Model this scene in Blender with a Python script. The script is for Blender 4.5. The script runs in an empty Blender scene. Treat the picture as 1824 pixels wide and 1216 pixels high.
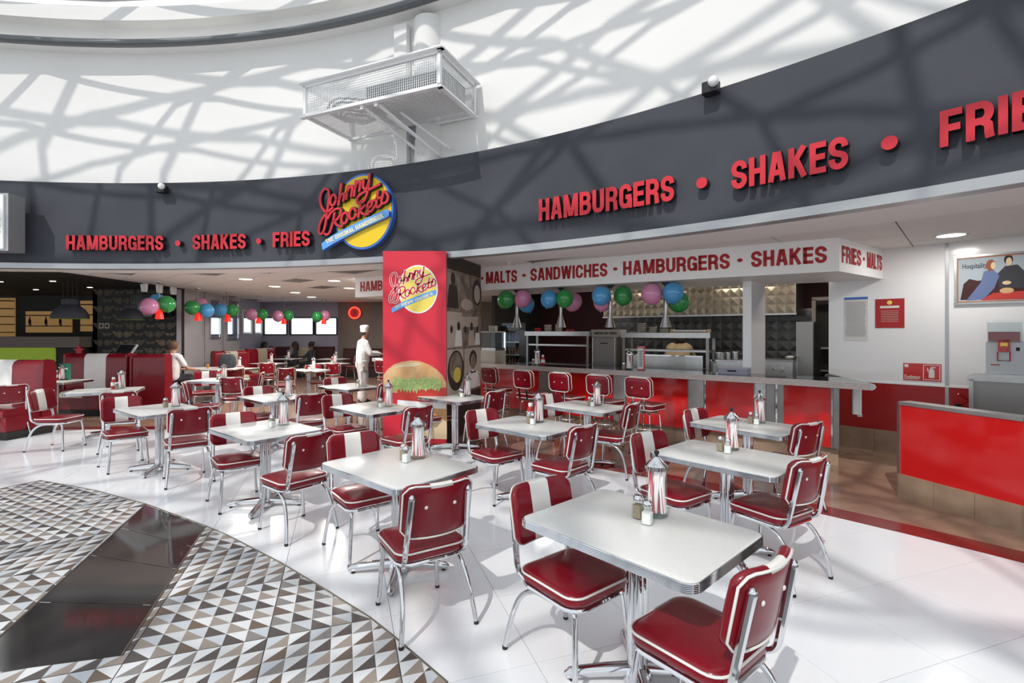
import bpy, bmesh, math, random
from mathutils import Vector, Matrix
random.seed(7)
sc = bpy.context.scene
COL = sc.collection
PI = math.pi
# ------------------------------------------------------------------ camera
F, HY, CH = 883.0, 591.0, 1.69          # focal length and horizon in pixels of 1824x1216, eye height
cam = bpy.data.cameras.new('camera'); cam.sensor_width = 36; cam.lens = F / 1824 * 36
cam.shift_y = (HY - 608) / 1824
cam.clip_end = 200
camo = bpy.data.objects.new('camera', cam); COL.objects.link(camo)
camo.location = (0, 0, CH); camo.rotation_euler = (PI / 2, 0, 0)
sc.camera = camo
# ------------------------------------------------------------------ world, sun, exposure
w = bpy.data.worlds.new('world'); sc.world = w; w.use_nodes = True
bg = w.node_tree.nodes['Background']; bg.inputs[0].default_value = (0.89, 0.945, 1.0, 1); bg.inputs[1].default_value = 1.0
sun = bpy.data.lights.new('sun', 'SUN'); sun.energy = 1.8; sun.angle = math.radians(0.6); sun.color = (1.0, 0.965, 0.91)
suno = bpy.data.objects.new('sun', sun); COL.objects.link(suno)
SAZ, SEL = math.radians(30), math.radians(46)
sdir = Vector((math.sin(SAZ) * math.cos(SEL), math.cos(SAZ) * math.cos(SEL), -math.sin(SEL)))
suno.rotation_euler = sdir.to_track_quat('-Z', 'Y').to_euler()
suno.location = (-8, -8, 16)
vs = sc.view_settings
vs.view_transform = 'Standard'; vs.look = 'None'; vs.exposure = 0.28; vs.gamma = 1.0; vs.use_curve_mapping = False
sc.cycles.max_bounces = 8; sc.cycles.transparent_max_bounces = 24
sc.cycles.sample_clamp_indirect = 6

# ------------------------------------------------------------------ materials
MATS = {}
def mat(name, col, rough=0.5, metal=0.0, coat=0.0, emit=0.0, noise=None, bump=None, spec=None, emit_col=None):
    """noise = (scale, second colour, detail); bump = (scale, strength)"""
    m = bpy.data.materials.new(name); m.use_nodes = True; MATS[name] = m
    nt = m.node_tree; b = nt.nodes['Principled BSDF']
    c = (*col, 1) if len(col) == 3 else col
    b.inputs['Base Color'].default_value = c
    b.inputs['Roughness'].default_value = rough; b.inputs['Metallic'].default_value = metal
    b.inputs['Coat Weight'].default_value = coat; b.inputs['Coat Roughness'].default_value = 0.08
    if spec is not None: b.inputs['Specular IOR Level'].default_value = spec
    if emit:
        b.inputs['Emission Color'].default_value = (*(emit_col or col), 1); b.inputs['Emission Strength'].default_value = emit
    if noise or bump:
        tc = nt.nodes.new('ShaderNodeTexCoord')
    if noise:
        n = nt.nodes.new('ShaderNodeTexNoise'); n.inputs['Scale'].default_value = noise[0]; n.inputs['Detail'].default_value = noise[2] if len(noise) > 2 else 3
        nt.links.new(tc.outputs['Object'], n.inputs['Vector'])
        r = nt.nodes.new('ShaderNodeValToRGB'); r.color_ramp.elements[0].position = .35; r.color_ramp.elements[1].position = .65
        r.color_ramp.elements[0].color = c; r.color_ramp.elements[1].color = (*noise[1], 1)
        nt.links.new(n.outputs['Fac'], r.inputs['Fac']); nt.links.new(r.outputs['Color'], b.inputs['Base Color'])
    if bump:
        n2 = nt.nodes.new('ShaderNodeTexNoise'); n2.inputs['Scale'].default_value = bump[0]; n2.inputs['Detail'].default_value = 2
        nt.links.new(tc.outputs['Object'], n2.inputs['Vector'])
        bp = nt.nodes.new('ShaderNodeBump'); bp.inputs['Strength'].default_value = bump[1]; bp.inputs['Distance'].default_value = .01
        nt.links.new(n2.outputs['Fac'], bp.inputs['Height']); nt.links.new(bp.outputs['Normal'], b.inputs['Normal'])
    return m
def glassmat(name, tint=(0.96, 0.98, 0.97), refl=0.06):
    m = bpy.data.materials.new(name); m.use_nodes = True; MATS[name] = m
    nt = m.node_tree; nt.nodes.clear()
    o = nt.nodes.new('ShaderNodeOutputMaterial'); mx = nt.nodes.new('ShaderNodeMixShader')
    t = nt.nodes.new('ShaderNodeBsdfTransparent'); g = nt.nodes.new('ShaderNodeBsdfGlossy'); fr = nt.nodes.new('ShaderNodeLayerWeight'); pw = nt.nodes.new('ShaderNodeMath'); pw.operation = 'POWER'; pw.inputs[1].default_value = 3; mu = nt.nodes.new('ShaderNodeMath'); mu.operation = 'MULTIPLY_ADD'; mu.inputs[1].default_value = .45; mu.inputs[2].default_value = .03
    t.inputs[0].default_value = (*tint, 1); g.inputs['Roughness'].default_value = .03; fr.inputs[0].default_value = .5
    nt.links.new(fr.outputs['Facing'], pw.inputs[0]); nt.links.new(pw.outputs[0], mu.inputs[0]); nt.links.new(mu.outputs[0], mx.inputs[0]); nt.links.new(t.outputs[0], mx.inputs[1]); nt.links.new(g.outputs[0], mx.inputs[2])
    nt.links.new(mx.outputs[0], o.inputs[0]); return m
mat('white_wall', (.80, .79, .77), .75, noise=(.7, (.83, .82, .80)), bump=(3, .05))
mat('fascia', (.050, .052, .066), .66, noise=(1.2, (.062, .064, .078)), bump=(2, .08), spec=.3)
mat('trim_grey', (.42, .43, .44), .35, .6)
mat('soffit', (.90, .895, .885), .8)
mat('pipe_dark', (.15, .16, .17), .4, .5)
mat('red_face', (.60, .015, .03), .45)
mat('black_side', (.012, .012, .014), .5)
mat('yellow', (.85, .57, .01), .35); mat('yellow_pale', (.86, .70, .12), .5)
mat('blue', (.05, .16, .55), .4); mat('blue_light', (.12, .36, .80), .4)
mat('cream', (.85, .82, .55), .5)
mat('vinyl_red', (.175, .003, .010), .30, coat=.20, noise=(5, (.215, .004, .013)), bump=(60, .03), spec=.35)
mat('vinyl_white', (.80, .785, .74), .32, coat=.3, noise=(6, (.76, .745, .70)))
mat('vinyl_beige', (.42, .36, .27), .4)
mat('chrome', (.66, .67, .69), .07, 1.0)
mat('steel', (.52, .52, .51), .32, 1.0, noise=(9, (.46, .46, .45)))
mat('steel_dark', (.30, .29, .28), .38, .9)
mat('rubber', (.015, .015, .015), .7)
mat('laminate', (.76, .76, .735), .34, coat=.1, noise=(240, (.64, .64, .62), 2))
mat('tile_white', (.82, .84, .87), .13, coat=.05, noise=(1.5, (.86, .87, .89)))
mat('grout', (.20, .20, .20), .9); mat('grout_dark', (.06, .055, .05), .9)
mat('tile_black', (.030, .027, .025), .08, coat=.5, noise=(6, (.042, .037, .034)))
mat('brass_trim', (.22, .19, .15), .4, .8)
TRI_L = [mat('tri_white', (.72, .73, .74), .25), mat('tri_pale', (.54, .57, .61), .25), mat('tri_silver', (.62, .63, .63), .25)]
TRI_D = [mat('tri_dark', (.095, .080, .075), .3), mat('tri_brown', (.16, .115, .085), .3), mat('tri_taupe', (.32, .275, .235), .3), mat('tri_grey', (.24, .225, .215), .3)]
mat('tile_brown', (.27, .165, .115), .22, coat=.3, noise=(4, (.34, .215, .155)))
mat('tile_base', (.28, .19, .13), .3, noise=(5, (.36, .255, .18)))
mat('red_strip', (.20, .012, .012), .25, coat=.3)
mat('red_panel', (.56, .007, .007), .16, coat=.6)
mat('red_dark', (.36, .006, .006), .22, coat=.4)
mat('gloss_white', (.84, .84, .84), .18, coat=.4)
mat('sign_white', (.90, .895, .885), .45)
mat('text_red', (.42, .012, .016), .5)
mat('banner_red', (.66, .02, .045), .5)
mat('ceiling_tile', (.84, .83, .81), .9, noise=(60, (.80, .79, .77)))
mat('lamp_warm', (1, .93, .82), .5, emit=6.0)
mat('lamp_red', (.75, .01, .01), .4, emit=.55, emit_col=(1, .03, .01))
mat('neon', (1, .05, .03), .4, emit=3.0, emit_col=(1, .04, .02))
mat('black', (.012, .011, .010), .6); mat('black_gloss', (.015, .015, .018), .15, coat=.3)
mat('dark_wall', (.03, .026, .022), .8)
mat('brown_wall', (.20, .165, .145), .8)
mat('blue_wall', (.34, .34, .42), .7)
mat('grey_wall', (.44, .42, .43), .5, coat=.2)
mat('amber', (.35, .21, .07), .6, emit=.13, emit_col=(1, .55, .18))
mat('lime', (.20, .30, .02), .6, emit=.12, emit_col=(.6, .85, .05))
mat('window_light', (1, 1, 1), .5, emit=2.6, emit_col=(.93, .96, 1))
mat('mirror', (.78, .82, .90), .06, 1.0)
mat('balloon_green', (.03, .30, .07), .18, coat=.5); mat('balloon_pink', (.66, .26, .44), .18, coat=.5); mat('balloon_blue', (.07, .34, .66), .18, coat=.5)
mat('paper', (.75, .75, .72), .8); mat('ink', (.05, .05, .06), .8); mat('ink_grey', (.38, .38, .38), .8)
mat('salt', (.85, .85, .83), .9); mat('pepper', (.36, .29, .20), .9, noise=(150, (.27, .21, .14)))
mat('straw_red', (.62, .07, .11), .5); mat('straw_white', (.93, .89, .89), .5)
mat('ketchup', (.45, .012, .012), .25, coat=.3)
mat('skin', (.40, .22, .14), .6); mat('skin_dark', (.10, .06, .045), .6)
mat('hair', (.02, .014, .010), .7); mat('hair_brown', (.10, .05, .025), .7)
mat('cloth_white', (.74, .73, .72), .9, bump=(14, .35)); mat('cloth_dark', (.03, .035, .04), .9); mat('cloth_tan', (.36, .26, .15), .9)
mat('bun', (.62, .33, .13), .6, noise=(4, (.74, .47, .24))); mat('bun_pale', (.78, .60, .38), .6)
mat('lettuce', (.30, .42, .12), .6, noise=(30, (.48, .58, .24))); mat('tomato', (.55, .04, .03), .5)
mat('sepia_a', (.13, .10, .08), .6, noise=(5, (.36, .29, .23))); mat('sepia_b', (.32, .26, .20), .6, noise=(7, (.15, .115, .09)))
mat('sepia_light', (.55, .47, .39), .6); mat('sepia_dark', (.04, .03, .025), .6)
mat('quilt', (.30, .25, .185), .25, .95); mat('quilt_dark', (.11, .105, .10), .35, .9)
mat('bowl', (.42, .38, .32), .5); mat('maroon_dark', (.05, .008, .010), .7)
mat('juice', (.30, .01, .015), .1, coat=.5)
mat('motif', (.16, .135, .10), .8); mat('motif_light', (.26, .20, .13), .8)
mat('green_card', (.02, .16, .10), .6)
mat('orange_frame', (.45, .16, .05), .5); mat('poster_blue', (.40, .47, .52), .6); mat('dress_blue', (.13, .18, .36), .6); mat('auburn', (.30, .08, .03), .6)
mat('lattice', (.55, .56, .58), .6)
mat('fridge_light', (.8, .85, 1), .5, emit=1.4); mat('bottle_blue', (.10, .14, .40), .3); mat('bottle_brown', (.16, .05, .03), .3)
mat('cable', (.25, .26, .28), .5)
glassmat('glass'); glassmat('glass_smoke', (.8, .85, .86))
mat('edge_metal', (.86, .87, .88), .24, .75)
mat('daylight_view', (.9, .93, 1), 1, emit=1.05, emit_col=(.92, .96, 1))

# ------------------------------------------------------------------ mesh builder
class MB:
    def __init__(s): s.v = []; s.f = []; s.m = []
    def add(s, vs_, fs, mi=0):
        o = len(s.v); s.v += [tuple(p) for p in vs_]
        s.f += [tuple(o + i for i in f) for f in fs]; s.m += ([mi] * len(fs) if isinstance(mi, int) else list(mi)); return s
    def box(s, c, d, mi=0, rz=0.0, mtx=None):
        x, y, z = d[0] / 2, d[1] / 2, d[2] / 2
        vv = [Vector((sx * x, sy * y, sz * z)) for sz in (-1, 1) for sx, sy in ((-1, -1), (1, -1), (1, 1), (-1, 1))]
        if rz: R = Matrix.Rotation(rz, 3, 'Z'); vv = [R @ p for p in vv]
        if mtx is not None: vv = [mtx @ p for p in vv]
        c = Vector(c); return s.add([p + c for p in vv], [(3, 2, 1, 0), (4, 5, 6, 7), (0, 1, 5, 4), (1, 2, 6, 5), (2, 3, 7, 6), (3, 0, 4, 7)], mi)
    def prism(s, poly, z0, z1, mi=0, top=None):
        n = len(poly); a = sum(poly[i][0] * poly[(i + 1) % n][1] - poly[(i + 1) % n][0] * poly[i][1] for i in range(n))
        if a < 0: poly = poly[::-1]
        vv = [(p[0], p[1], z0) for p in poly] + [(p[0], p[1], z1) for p in poly]
        fs = [tuple(range(n - 1, -1, -1)), tuple(range(n, 2 * n))] + [(i, (i + 1) % n, n + (i + 1) % n, n + i) for i in range(n)]
        return s.add(vv, fs, [mi, mi if top is None else top] + [mi] * n)
    def rings(s, rings, mi=0, cap=True, closed=False):
        n = len(rings[0]); vv = [p for r in rings for p in r]; fs = []
        k = len(rings)
        for a in range(k if closed else k - 1):
            b = (a + 1) % k
            for i in range(n): fs.append((a * n + i, a * n + (i + 1) % n, b * n + (i + 1) % n, b * n + i))
        if cap and not closed: fs += [tuple(range(n - 1, -1, -1)), tuple((k - 1) * n + i for i in range(n))]
        return s.add(vv, fs, mi)
    def tube(s, pts, r, n=8, mi=0, closed=False, flat=1.0):
        pts = [Vector(p) for p in pts]; k = len(pts); rr = []; up = None
        for i, p in enumerate(pts):
            if closed: t = (pts[(i + 1) % k] - pts[i - 1])
            else: t = pts[min(i + 1, k - 1)] - pts[max(i - 1, 0)]
            t.normalize()
            if up is None:
                up = Vector((0, 0, 1)) if abs(t.z) < .9 else Vector((1, 0, 0))
            up = (up - t * up.dot(t)).normalized(); sd = t.cross(up)
            rad = r[i] if isinstance(r, (list, tuple)) else r
            rr.append([p + (sd * math.cos(2 * PI * j / n) + up * math.sin(2 * PI * j / n) * flat) * rad for j in range(n)])
        return s.rings(rr, mi, True, closed)
    def lathe(s, prof, n=16, c=(0, 0, 0), mi=0, cap=True):
        return s.rings([[(c[0] + r * math.cos(2 * PI * j / n), c[1] + r * math.sin(2 * PI * j / n), c[2] + z) for j in range(n)] for r, z in prof], mi, cap)
    def ball(s, c, rad, n=12, k=8, mi=0):
        if not isinstance(rad, (tuple, list)): rad = (rad, rad, rad)
        return s.rings([[(c[0] + rad[0] * math.sin(PI * a / k) * math.cos(2 * PI * j / n), c[1] + rad[1] * math.sin(PI * a / k) * math.sin(2 * PI * j / n), c[2] - rad[2] * math.cos(PI * a / k)) for j in range(n)]
                        for a in [.04] + list(range(1, k)) + [k - .04]], mi)
    def xform(s, m): s.v = [tuple(m @ Vector(p)) for p in s.v]; return s
    def mesh(s, name, mats, smooth=True, ang=40):
        me = bpy.data.meshes.new(name); me.from_pydata(s.v, [], s.f)
        for m in (mats if isinstance(mats, (list, tuple)) else [mats]): me.materials.append(MATS[m] if isinstance(m, str) else m)
        me.polygons.foreach_set('material_index', s.m)
        if smooth:
            me.polygons.foreach_set('use_smooth', [True] * len(s.f)); me.set_sharp_from_angle(angle=math.radians(ang))
        me.update(); return me
    def build(s, name, mats, parent=None, smooth=True, loc=None, ang=40):
        return obj(name, s.mesh(name, mats, smooth, ang), parent, loc)
def obj(name, me, parent=None, loc=None):
    o = bpy.data.objects.new(name, me); COL.objects.link(o)
    if parent: o.parent = parent
    if loc is not None: o.location = loc
    return o
def tag(o, label, cat, group=None):
    o['label'] = label; o['category'] = cat
    if group: o['group'] = group
    return o
def thing(name, label, cat, loc=(0, 0, 0), rz=0.0, group=None):
    o = bpy.data.objects.new(name, None); o.empty_display_size = .1; COL.objects.link(o)
    o.location = loc; o.rotation_euler = (0, 0, rz); return tag(o, label, cat, group)
def struct(o): o['kind'] = 'structure'; return o
def copy_tree(o, parent=None):
    c = o.copy(); COL.objects.link(c); c.parent = parent
    for ch in KIDS.get(o.name) or [x for x in o.children]: copy_tree(ch, c)
    return c
KIDS = {}
def place(proto, used, loc, rz, label, group=None, cat=None):
    o = proto if not used.get(proto.name) else copy_tree(proto)
    used[proto.name] = True
    o.location = loc; o.rotation_euler = (0, 0, rz); o['label'] = label
    if group: o['group'] = group
    return o
USED = {}
def rrect(w_, d_, r, n=5):
    out = []
    for cx, cy, a0 in ((1, 1, 0), (-1, 1, 90), (-1, -1, 180), (1, -1, 270)):
        for i in range(n + 1):
            a = math.radians(a0 + 90 * i / n); out.append((cx * (w_ / 2 - r) + r * math.cos(a), cy * (d_ / 2 - r) + r * math.sin(a)))
    return out
def at(px, py, z):
    """the point at height z seen at a pixel"""
    Y = F * (CH - z) / (py - HY); return Vector(((px - 912) * Y / F, Y, z))
def aty(px, py, Y): return Vector(((px - 912) * Y / F, Y, CH - (py - HY) * Y / F))
def clip(poly, p, n):
    """keep the side n.(x-p) <= 0"""
    out = []
    for i in range(len(poly)):
        a, b = poly[i], poly[(i + 1) % len(poly)]
        da = (a[0] - p[0]) * n[0] + (a[1] - p[1]) * n[1]; db = (b[0] - p[0]) * n[0] + (b[1] - p[1]) * n[1]
        if da <= 0: out.append(a)
        if (da < 0 < db) or (db < 0 < da):
            t = da / (da - db); out.append((a[0] + t * (b[0] - a[0]), a[1] + t * (b[1] - a[1])))
    return out
def clip_convex(poly, conv):
    n = len(conv)
    for i in range(n):                      # conv is counter-clockwise
        a, b = conv[i], conv[(i + 1) % n]; nx, ny = b[1] - a[1], -(b[0] - a[0])
        poly = clip(poly, a, (nx, ny))
        if len(poly) < 3: return []
    return poly
def area(poly): return .5 * sum(poly[i][0] * poly[(i + 1) % len(poly)][1] - poly[(i + 1) % len(poly)][0] * poly[i][1] for i in range(len(poly)))
def seen(x, y, z=0, mx=260, my=160):
    if y < 1.0: return False
    px = 912 + F * x / y; py = HY - F * (z - CH) / y
    return -mx < px < 1824 + mx and -my < py < 1216 + my
# rotunda circle (fitted to the curved fascia)
RC = Vector((-6.66, -4.77)); RR = 13.37
def arc(th, r, z): return Vector((RC.x + r * math.cos(th), RC.y + r * math.sin(th), z))
def th_px(px, r=RR):
    d = Vector((px - 912, F)).normalized(); b = d.dot(RC); t = b + math.sqrt(b * b - RC.dot(RC) + r * r); p = d * t
    return math.atan2(p.y - RC.y, p.x - RC.x)
def ring_band(name, r0, r1, z0, z1, mats, a0, a1, n=72, parent=None, mi=0):
    """a curved solid between two radii"""
    b = MB(); sec = []
    for i in range(n + 1):
        th = a0 + (a1 - a0) * i / n
        sec.append([arc(th, r0, z0), arc(th, r1, z0), arc(th, r1, z1), arc(th, r0, z1)])
    b.rings(sec, mi); return b.build(name, mats, parent, True, ang=35)
# lettering: bold condensed capitals drawn as strokes in a box of height 1
def bow(cx, cy, rx, ry, a0, a1, n=10): return [(cx + rx * math.cos(math.radians(a0 + (a1 - a0) * k / n)), cy + ry * math.sin(math.radians(a0 + (a1 - a0) * k / n))) for k in range(n + 1)]
SW = .19; hh = SW / 2; LW = .58; l_, r_, b_0, t_0 = hh, LW - hh, hh, 1 - hh
STROKES = {
 'H': (LW, [[(l_, 0), (l_, 1)], [(r_, 0), (r_, 1)], [(l_, .5), (r_, .5)]]),
 'A': (.62, [[(.10, 0), (.27, 1)], [(.52, 0), (.35, 1)], [(.20, .30), (.42, .30)]]),
 'M': (.76, [[(l_, 0), (l_, 1)], [(.76 - hh, 0), (.76 - hh, 1)], [(.13, 1), (.36, .05)], [(.63, 1), (.40, .05)]]),
 'B': (LW, [[(l_, 0), (l_, 1)], [(l_, t_0), (.32, t_0)] + bow(.32, .71, .15, .195, 90, -90) + [(l_, .515)], [(l_, .515), (.33, .515)] + bow(.33, .305, .16, .21, 90, -90) + [(l_, b_0)]]),
 'U': (LW, [[(l_, 1), (l_, .30)] + bow(LW / 2, .30, r_ - LW / 2, .205, 180, 360) + [(r_, .30), (r_, 1)]]),
 'R': (LW, [[(l_, 0), (l_, 1)], [(l_, t_0), (.32, t_0)] + bow(.32, .69, .16, .215, 90, -90) + [(l_, .475)], [(.34, .47), (.46, .36), (.475, .15), (.50, 0)]]),
 'G': (LW, [[(r_, .68)] + bow(LW / 2, .70, r_ - LW / 2, .205, 10, 180) + bow(LW / 2, .30, r_ - LW / 2, .205, 180, 360) + [(r_, .46)], [(.30, .46), (LW, .46)], [(r_ + .02, .4), (r_ + .02, 0)]]),
 'E': (.50, [[(l_, 0), (l_, 1)], [(0, t_0), (.50, t_0)], [(0, .52), (.47, .52)], [(0, b_0), (.50, b_0)]]),
 'F': (.49, [[(l_, 0), (l_, 1)], [(0, t_0), (.49, t_0)], [(0, .50), (.45, .50)]]),
 'S': (.57, [[(.48, .68)] + bow(.285, .715, .19, .19, 20, 180) + bow(.285, .69, .19, .19, 190, 250, 4) + [(.37, .45)] + bow(.285, .29, .19, .19, 40, 0, 4) + bow(.285, .28, .19, .19, 0, -180) + [(.095, .34)]]),
 'I': (SW, [[(l_, 0), (l_, 1)]]),
 'K': (.60, [[(l_, 0), (l_, 1)], [(.50, 1), (.12, .42)], [(.25, .58), (.51, 0)]]),
 'L': (.47, [[(l_, 0), (l_, 1)], [(0, b_0), (.47, b_0)]]),
 'T': (.52, [[(.26, 0), (.26, 1)], [(0, t_0), (.52, t_0)]]),
 'N': (LW, [[(l_, 0), (l_, 1)], [(r_, 0), (r_, 1)], [(l_, .95), (r_, .05)]]),
 'D': (LW, [[(l_, 0), (l_, 1)], [(l_, t_0), (.28, t_0)] + bow(.28, .70, r_ - .28, .205, 90, 0) + bow(.28, .30, r_ - .28, .205, 0, -90) + [(l_, b_0)]]),
 'O': (LW, [bow(LW / 2, .70, r_ - LW / 2, .205, 0, 180) + bow(LW / 2, .30, r_ - LW / 2, .205, 180, 360) + [(r_, .70)]]),
 'C': (LW, [[(r_, .64)] + bow(LW / 2, .70, r_ - LW / 2, .205, 0, 180) + bow(LW / 2, .30, r_ - LW / 2, .205, 180, 360) + [(r_, .37)]]),
 'W': (.86, [[(.09, 1), (.24, 0)], [(.24, 0), (.43, 1)], [(.43, 1), (.62, 0)], [(.62, 0), (.77, 1)]]),
 '\u2022': (.24, [])}
def glyph(ch, offs=0):
    w_, st = STROKES[ch]; vv, ff, nz = [], [], []
    def piece(poly):
        o = len(vv); n = len(poly); vv.extend([(x, y, -.5) for x, y in poly] + [(x, y, .5) for x, y in poly])
        ff.append(tuple(range(o + n, o + 2 * n))); nz.append(1)
        for k in range(n): ff.append((o + k, o + (k + 1) % n, o + n + (k + 1) % n, o + n + k)); nz.append(0)
    if not st: piece([(.12 + .12 * math.cos(k * PI / 8), .5 + .12 * math.sin(k * PI / 8)) for k in range(16)])
    for p in st:
        k = len(p); Ls, Rs = [], []
        for i, q in enumerate(p):
            a, c = p[max(i - 1, 0)], p[min(i + 1, k - 1)]; dx, dy = c[0] - a[0], c[1] - a[1]; l = math.hypot(dx, dy) or 1
            f_ = hh * (1.0 if abs(dx) > abs(dy) else 1.0); Ls.append((q[0] - dy / l * f_, q[1] + dx / l * f_)); Rs.append((q[0] + dy / l * f_, q[1] - dx / l * f_))
        for i in range(k - 1): piece([Rs[i], Rs[i + 1], Ls[i + 1], Ls[i]])
    return vv, ff, nz, 0, w_
GL = {}
def word(parent, text, width, cap, depth, place_fn, mats, name='letter', gap=.075, boff=.022):
    """separate letters; place_fn(s, h, d) maps distance along, height, and depth to a point"""
    gs = []; x = 0
    for ch in text:
        if ch == ' ': gs.append(None); x += .30; continue
        k = (ch, boff)
        if k not in GL: GL[k] = glyph(ch, boff)
        g = GL[k]; gs.append((g, x)); x += g[4] - g[3] + gap
    sx = width / (x - gap); hy = cap
    for it in gs:
        if it is None: continue
        g, x0 = it; b = MB()
        b.add([place_fn((v[0] - g[3] + x0) * sx, v[1] * hy, (v[2] + .5) * depth) for v in g[0]], g[1], [0 if nz > .5 else 1 for nz in g[2]])
        b.build(name, mats, parent, False)
# ================================================================== SETTING
A_L, A_R = math.radians(124), math.radians(12)     # extent of the rotunda arc that is built
# ---- floor: white tiles on a grout bed
T = .6651; YAW = .3275; OX, OY = -1.5637, 3.3654
E1 = Vector((math.cos(YAW), math.sin(YAW))); E2 = Vector((math.sin(YAW), -math.cos(YAW)))
def g2w(i, j): return (OX + (i * E1.x + j * E2.x) * T, OY + (i * E1.y + j * E2.y) * T)
circ = [(RC.x + RR * math.cos(2 * PI * k / 180), RC.y + RR * math.sin(2 * PI * k / 180)) for k in range(180)]
inlay_px = [(797, 1216), (704, 1136), (659, 1100), (586.6, 1054.7), (502, 1003.5), (400, 951), (370.6, 938.5), (260, 898), (171, 874), (118, 864), (72, 856), (0, 871)]
inlay = [tuple(at(x, y, 0)[:2]) for x, y in inlay_px]
inlay = [(.15, 1.62), (.0, 1.9)] + inlay + [(-6.3, 3.8), (-6.3, 1.2), (.3, 1.2)]
strip = [(-3.58, 4.845), (-2.66, 4.30), (-2.035, 2.584), (-2.72, 2.42)]
fl = MB(); fl.prism(circ, -.05, -.004); floor = struct(fl.build('floor', 'grout', None, False))
def inside(poly, p): return all((b[0] - a[0]) * (p[1] - a[1]) - (b[1] - a[1]) * (p[0] - a[0]) >= 0 for a, b in zip(poly, poly[1:] + poly[:1]))
if area(inlay) < 0: inlay = inlay[::-1]
if area(strip) < 0: strip = strip[::-1]
full = MB().prism([(-T / 2 + .0015, -T / 2 + .0015), (T / 2 - .0015, -T / 2 + .0015), (T / 2 - .0015, T / 2 - .0015), (-T / 2 + .0015, T / 2 - .0015)], -.012, 0).mesh('floor_tile', 'tile_white', False)
q = .0018 / T
for i in range(-16, 16):
    for j in range(-14, 10):
        cs = [g2w(i + q, j + q), g2w(i + 1 - q, j + q), g2w(i + 1 - q, j + 1 - q), g2w(i + q, j + 1 - q)][::-1]
        if not any(seen(*c, mx=420, my=260) for c in cs): continue
        if all(inside(inlay, c) for c in cs): continue
        if all((Vector(c) - RC).length < RR - .02 for c in cs):
            c = g2w(i + .5, j + .5); o = obj('floor_tile', full, floor, (c[0], c[1], 0)); o.rotation_euler = (0, 0, YAW)
        else:
            p = clip_convex(cs, circ)
            if len(p) >= 3 and area(p) > .004: MB().prism(p, -.012, 0).build('floor_tile', 'tile_white', floor, False)
# ---- patterned inlay: tiles printed with triangles
pat = struct(MB().prism(inlay, -.003, .0008).build('floor_inlay', 'grout_dark', None, False))
for i in range(-14, 4):
    for j in range(-8, 8):
        rot = random.choice((0, 1)); rng = random.Random(i * 31 + j)
        b = MB(); N = 6
        for a in range(N):
            for c in range(N):
                k = [(a / N, c / N), ((a + 1) / N, c / N), ((a + 1) / N, (c + 1) / N), (a / N, (c + 1) / N)]
                even = (a + c) % 2
                ml = rng.choice((0, 0, 2)) if even else rng.choice((1, 2, 0))
                md = 3 + (rng.choice((0, 1, 0)) if even else rng.choice((2, 3, 2)))
                if rot: tl, td = (k[0], k[1], k[3]), (k[1], k[2], k[3])
                else: tl, td = (k[0], k[1], k[2]), (k[0], k[2], k[3])
                for tr, mi in ((tl, ml), (td, md)):
                    pol = []
                    for u_, v_ in tr:
                        u_ = i + .004 + u_ * .992; v_ = j + .004 + v_ * .992; pol.append(g2w(u_, v_))
                    if area(pol) < 0: pol = pol[::-1]
                    pol = clip_convex(pol, inlay)
                    if len(pol) < 3 or area(pol) < 1e-6: continue
                    cen = (sum(p[0] for p in pol) / len(pol), sum(p[1] for p in pol) / len(pol))
                    if not seen(*cen, mx=300, my=200): continue
                    if all(inside(strip, p) for p in pol): continue
                    b.add([(p[0], p[1], .0028) for p in pol], [tuple(range(len(pol)))], mi)
        if b.f: b.build('patterned_tile', TRI_L + TRI_D, pat, False)
pts = [Vector((p[0], p[1], .003)) for p in inlay[2:]]
MB().tube([Vector((x, y, .002)) for x, y in ([tuple(at(*p, 0)[:2]) for p in inlay_px])], .006, 6).build('edge_trim', 'brass_trim', pat)
s0, s1, s2, s3 = [(-3.58, 4.845), (-2.66, 4.30), (-2.035, 2.584), (-2.72, 2.42)]
for a, b_ in ((0, .235), (.235, .45), (.45, .72), (.72, 1)):
    lp = lambda p, q_, t: (p[0] + (q_[0] - p[0]) * t, p[1] + (q_[1] - p[1]) * t)
    pol = [lp(s0, s3, a + .003), lp(s1, s2, a + .003), lp(s1, s2, b_), lp(s0, s3, b_)]
    MB().prism(pol, 0, .0042).build('black_tile', 'tile_black', pat, False)
for p, q_ in ((s0, s3), (s1, s2)):
    MB().tube([(p[0], p[1], .003), (q_[0], q_[1], .003)], .007, 6).build('edge_trim', 'brass_trim', pat)
# ---- inner floor: red border and brown tiles
def half_ring(r0, z0, z1, name, m, r1=34):
    return ring_band(name, r0, r1, z0, z1, m, math.radians(4), math.radians(140), 60)
fi = struct(half_ring(RR + .002, -.05, -.004, 'floor_inner', 'tile_brown'))
ring_band('red_border', RR + .004, RR + .26, -.03, .003, 'red_strip', A_R, A_L, 90, fi)
for i in range(-14, 22):
    for j in range(-22, 14):
        cs = [g2w(i + q, j + q), g2w(i + 1 - q, j + q), g2w(i + 1 - q, j + 1 - q), g2w(i + q, j + 1 - q)][::-1]
        c = Vector(g2w(i + .5, j + .5)); d = c - RC
        if d.length < RR - .2 or c.y > 11.5 or c.x < -8 or not any(seen(*k, mx=300) for k in cs): continue
        n = d.normalized(); p = clip(cs, RC + n * (RR + .264), -n)
        if len(p) < 3 or area(p) < .003: continue
        MB().prism(p, -.012, 0).build('brown_tile', 'tile_brown', fi, False)
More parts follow.
